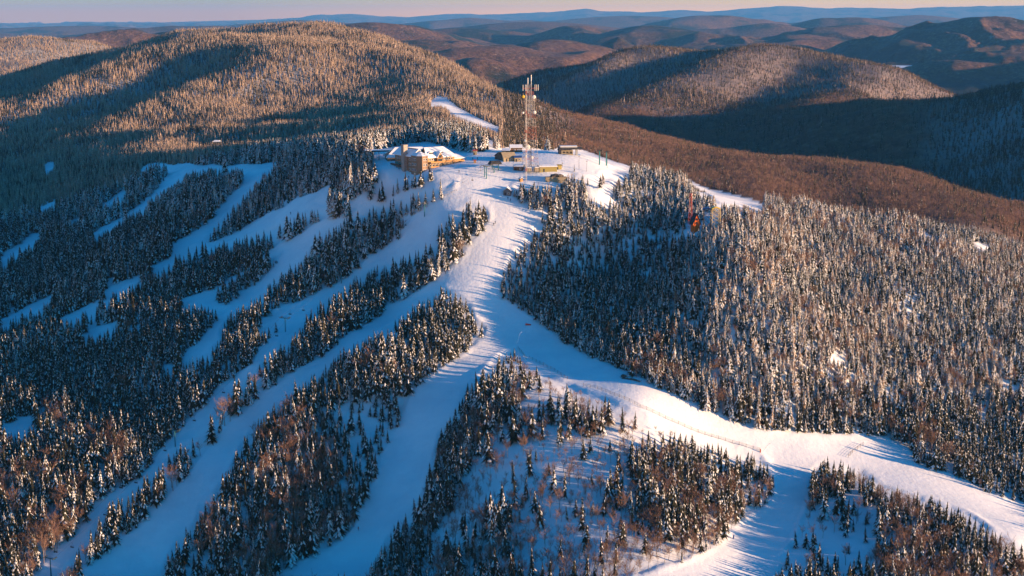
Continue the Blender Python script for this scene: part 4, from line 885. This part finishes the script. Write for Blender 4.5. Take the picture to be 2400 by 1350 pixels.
p = at(1237, 764); e = thing('safety_net', 'small red safety net strung across the wide run', 'net', (p.x, p.y, p.z), 8)
MB().poly([(-1.6,0,.3),(2.0,0,.1),(2.0,.05,.9),(-1.2,.05,1.5),(-1.6,.08,.3),(2.0,.08,.1),(2.0,.13,.9),(-1.2,.13,1.5)], [(0,1,2,3),(7,6,5,4),(0,4,5,1),(1,5,6,2),(2,6,7,3),(3,7,4,0)]).build('netting', [M_NET], e)
for x, z in ((-1.5,1.7),(2.0,1.1)): MB().bar((x,.2,-.4),(x,.2,z),.06).build('pole', [M_NET], e)
p = at(1213, 804); e = thing('snow_lance', 'tall white snowmaking lance leaning at the tip of the glade', 'snow lance', (p.x, p.y, p.z-.3), 0)
MB().bar((0,0,0),(1.1,0,5.6),.11,6,0,.08).bar((1.1,0,5.6),(2.2,0,6.9),.08,6).build('pole', [M_WHITE], e); MB().bar((2.1,0,6.7),(2.5,0,7.2),.16,6).build('nozzle', [M_WHITE], e)
for u, v, lab, dx in ((1287,868,'thin snowmaking pole standing on the upper part of the sunlit run',-2.6),(1467,938,'thin snowmaking pole leaning over the middle of the sunlit traverse',-3.2),(1787,1058,'thin snowmaking pole at the right end of the long fence',3.2)):
    p = at(u, v); e = thing('snow_lance', lab, 'snow lance', (p.x, p.y, p.z-.3), 0); MB().bar((0,0,0),(dx,0,4.5),.05,5).build('pole', [M_STEEL], e); MB().bar((dx,0,4.5),(dx*1.3,0,4.8),.09,5).build('nozzle', [M_STEEL], e)
for u, v, m_, lab in ((1782,1060,M_RED,'dark red padded post at the end of the long fence'),(1719,1263,M_BLUE,'dark blue padded post beside the bend of the lower run'),(645,617,M_DARK,'left post of the dark pair in the middle of the open left run'),(649,617,M_DARK,'right post of the dark pair in the middle of the open left run')):
    p = at(u, v); e = thing('padded_post', lab, 'post', (p.x, p.y, p.z-.2), 0); MB().bar((0,0,0),(0,0,1.9),.34,10).build('pad', [m_], e); MB().bar((0,0,1.9),(0,0,2.3),.08,6).build('pole', [M_STEEL], e)
# fallen logs and a root plate at the forest edge
p = at(1478, 892); e = thing('fallen_tree', 'fallen brown tree with broken limbs lying on the snow below the knoll', 'fallen tree', (p.x, p.y, p.z), 0)
MB().bar((-4.5,3.5,.3),(1.5,.5,.5),.55,7).bar((1.5,.5,.5),(5,-2.8,.3),.6,7,0,.35).build('trunk', [M_ROCK], e)
b_ = MB(); 
for q in ((-4.5,3.5,.3,-6.2,3.9,1.4),(0,1.2,.5,2.4,2.6,2.4),(2.4,2.6,2.4,4.0,2.9,2.2),(-2,2.3,.4,-1.0,3.9,1.7),(5,-2.8,.3,6.0,-3.1,1.1)): b_.bar(q[:3], q[3:], .16, 5, 0, .07)
b_.build('branch', [M_ROCK], e)
p = at(1462, 884); V_, F_ = [], []; blob(2, 1.7, 1.2, 1.0, rg, V_, F_, (0,0,.4)); o = new_obj('boulder', V_, F_, [M_ROCK]); o.location = p; o['label'] = 'dark boulder at the left end of the fallen tree'; o['category'] = 'rock'
# ---------------------------------------------------------------- skiers
def person(u, v, label, top, legs=M_DARK, rz=0, lean=0.0, skis=True):
    p = at(u, v); o = None
    J = [(0,0,.95),(0,lean*.3,1.25),(0,lean*.45,1.5),(0,lean*.5,1.62),(0,lean*.5,1.75),(-.11,0,.9),(-.14,-.08,.5),(-.15,.04,.08),(.11,0,.9),(.14,-.08,.5),(.15,.04,.08),(-.2,lean*.4,1.44),(-.33,lean*.4-.08,1.15),(-.3,lean*.4-.3,1.02),(.2,lean*.4,1.44),(.33,lean*.4-.08,1.15),(.3,lean*.4-.3,1.02),(-.15,-.14,.05),(.15,-.14,.05)]
    E = [(0,1),(1,2),(2,3),(3,4),(0,5),(5,6),(6,7),(0,8),(8,9),(9,10),(2,11),(11,12),(12,13),(2,14),(14,15),(15,16),(7,17),(10,18)]
    rad = [.17,.16,.15,.07,.12,.11,.085,.07,.11,.085,.07,.08,.06,.05,.08,.06,.05,.06,.06]
    me = bpy.data.meshes.new('person'); me.from_pydata(J, E, []); o = bpy.data.objects.new('person', me); C.objects.link(o)
    md = o.modifiers.new('s', 'SKIN'); ms = o.modifiers.new('u', 'SUBSURF'); ms.levels = ms.render_levels = 1
    if not me.skin_vertices: me.attributes
    sv = me.skin_vertices[0].data if me.skin_vertices else None
    if sv is None:
        bpy.context.view_layer.objects.active = o; bpy.ops.mesh.customdata_skin_add(); sv = me.skin_vertices[0].data
    for s_, r_ in zip(sv, rad): s_.radius = (r_, r_)
    sv[0].use_root = True; me.materials.append(legs)
    o.location = (p.x, p.y, p.z+.06); o.rotation_euler = (0, 0, R(rz)); o['label'] = label; o['category'] = 'person'; o['group'] = 'skiers on the mountain'
    j = MB(); n = 8
    for z, r_ in ((.82,.23),(1.1,.24),(1.45,.25),(1.55,.12)): j.v += [(r_*math.cos(6.283*q/n), lean*(z-.9)*.75+r_*.75*math.sin(6.283*q/n), z) for q in range(n)]
    for a in range(3):
        for q in range(n): j.f.append((a*n+q, a*n+(q+1)%n, (a+1)*n+(q+1)%n, (a+1)*n+q)); j.m.append(0)
    j.build('jacket', [top], o); V_, F_ = [], []; blob(1, .14, .15, .13, np.random.default_rng(1), V_, F_, (0, lean*.5, 1.79)); new_obj('helmet', V_, F_, [M_DARK], o)
    if skis: MB().box(-.2,-.1,-.9,.8,-.06,-.02).box(.1,.2,-.9,.8,-.06,-.02).build('skis', [M_CABLE], o)
    return o
for q in ((1157,529,'left skier of the pair in dark clothes at the top of the wide run',M_DARK,20),(1161,525,'right skier of the pair in dark clothes at the top of the wide run',M_BLUE,-30),(1190.5,467,'skier in dark blue just below the grey patrol cabin',M_BLUE,10),(1196,472,'lower skier in black below the grey patrol cabin',M_DARK,50),
 (1411,372,'dark skier on the crest left below the pale lift station',M_DARK,0),(1417,371,'dark skier on the crest right below the pale lift station',M_DARK,90),(1108,375,'skier in dark blue left of the small information kiosk',M_BLUE,0),(1119,374,'skier in teal right of the small information kiosk',M_TEAL,40),
 (840,1243,'skier in a red jacket at the edge of the wide lower run',M_RED,200),(1044,643,'lone dark skier beside the tree strip on the upper wide run',M_DARK,160),(895,1060,'person in red beside the wedge of forest on the lower run',M_RED,120),(1076,405,'dark clothed person on the snow below the lodge balcony',M_DARK,0),(681,503,'lone person in black by the trees on the upper left run',M_DARK,0),
 (1090,598,'dark skier at the right edge of the tree strip below the summit',M_DARK,150),(958,418,'person in black on the shaded snow below the lodge',M_DARK,0),(1139,771,'dark clothed person at the tip of the wedge forest',M_DARK,70)):
    person(q[0], q[1], q[2], q[3], rz=q[4], lean=-.35)
# lone small spruces on the plateau
for u, v, h, lab in ((1346,404,5.4,'small lone spruce on the sunny plateau right of the olive shed'),(1092,375,2.6,'small snowy shrub sized spruce between lodge and kiosk'),(641,627,5.5,'lone spruce at the upper tip of the line of trees on the open left run')):
    p = at(u, v); e = thing('spruce_tree', lab, 'tree', (p.x, p.y, p.z-.2), 30); e.scale = (h/11.5,)*3
    for nm, me in (('trunk', TRUNK), ('crown', SPR[4])): o = bpy.data.objects.new(nm, me); C.objects.link(o); o.parent = e

p = at(2105, 158, 4800, 16000); v_ = []
for j in range(28):
    a = 6.2832*j/28; k = 1+.22*math.sin(3*a+1)+.12*math.sin(5*a); v_.append((p.x+230*k*math.cos(a), p.y+520*k*math.sin(a), float(height(p.x, p.y))+9))
lk = new_obj('lake', v_+[(x, y, z-40) for x, y, z in v_], [tuple(range(28)), tuple(range(55, 27, -1))]+[(j, 28+j, 28+(j+1) % 28, (j+1) % 28) for j in range(28)], [M_ROOFSNOW]); lk['kind'] = 'structure'
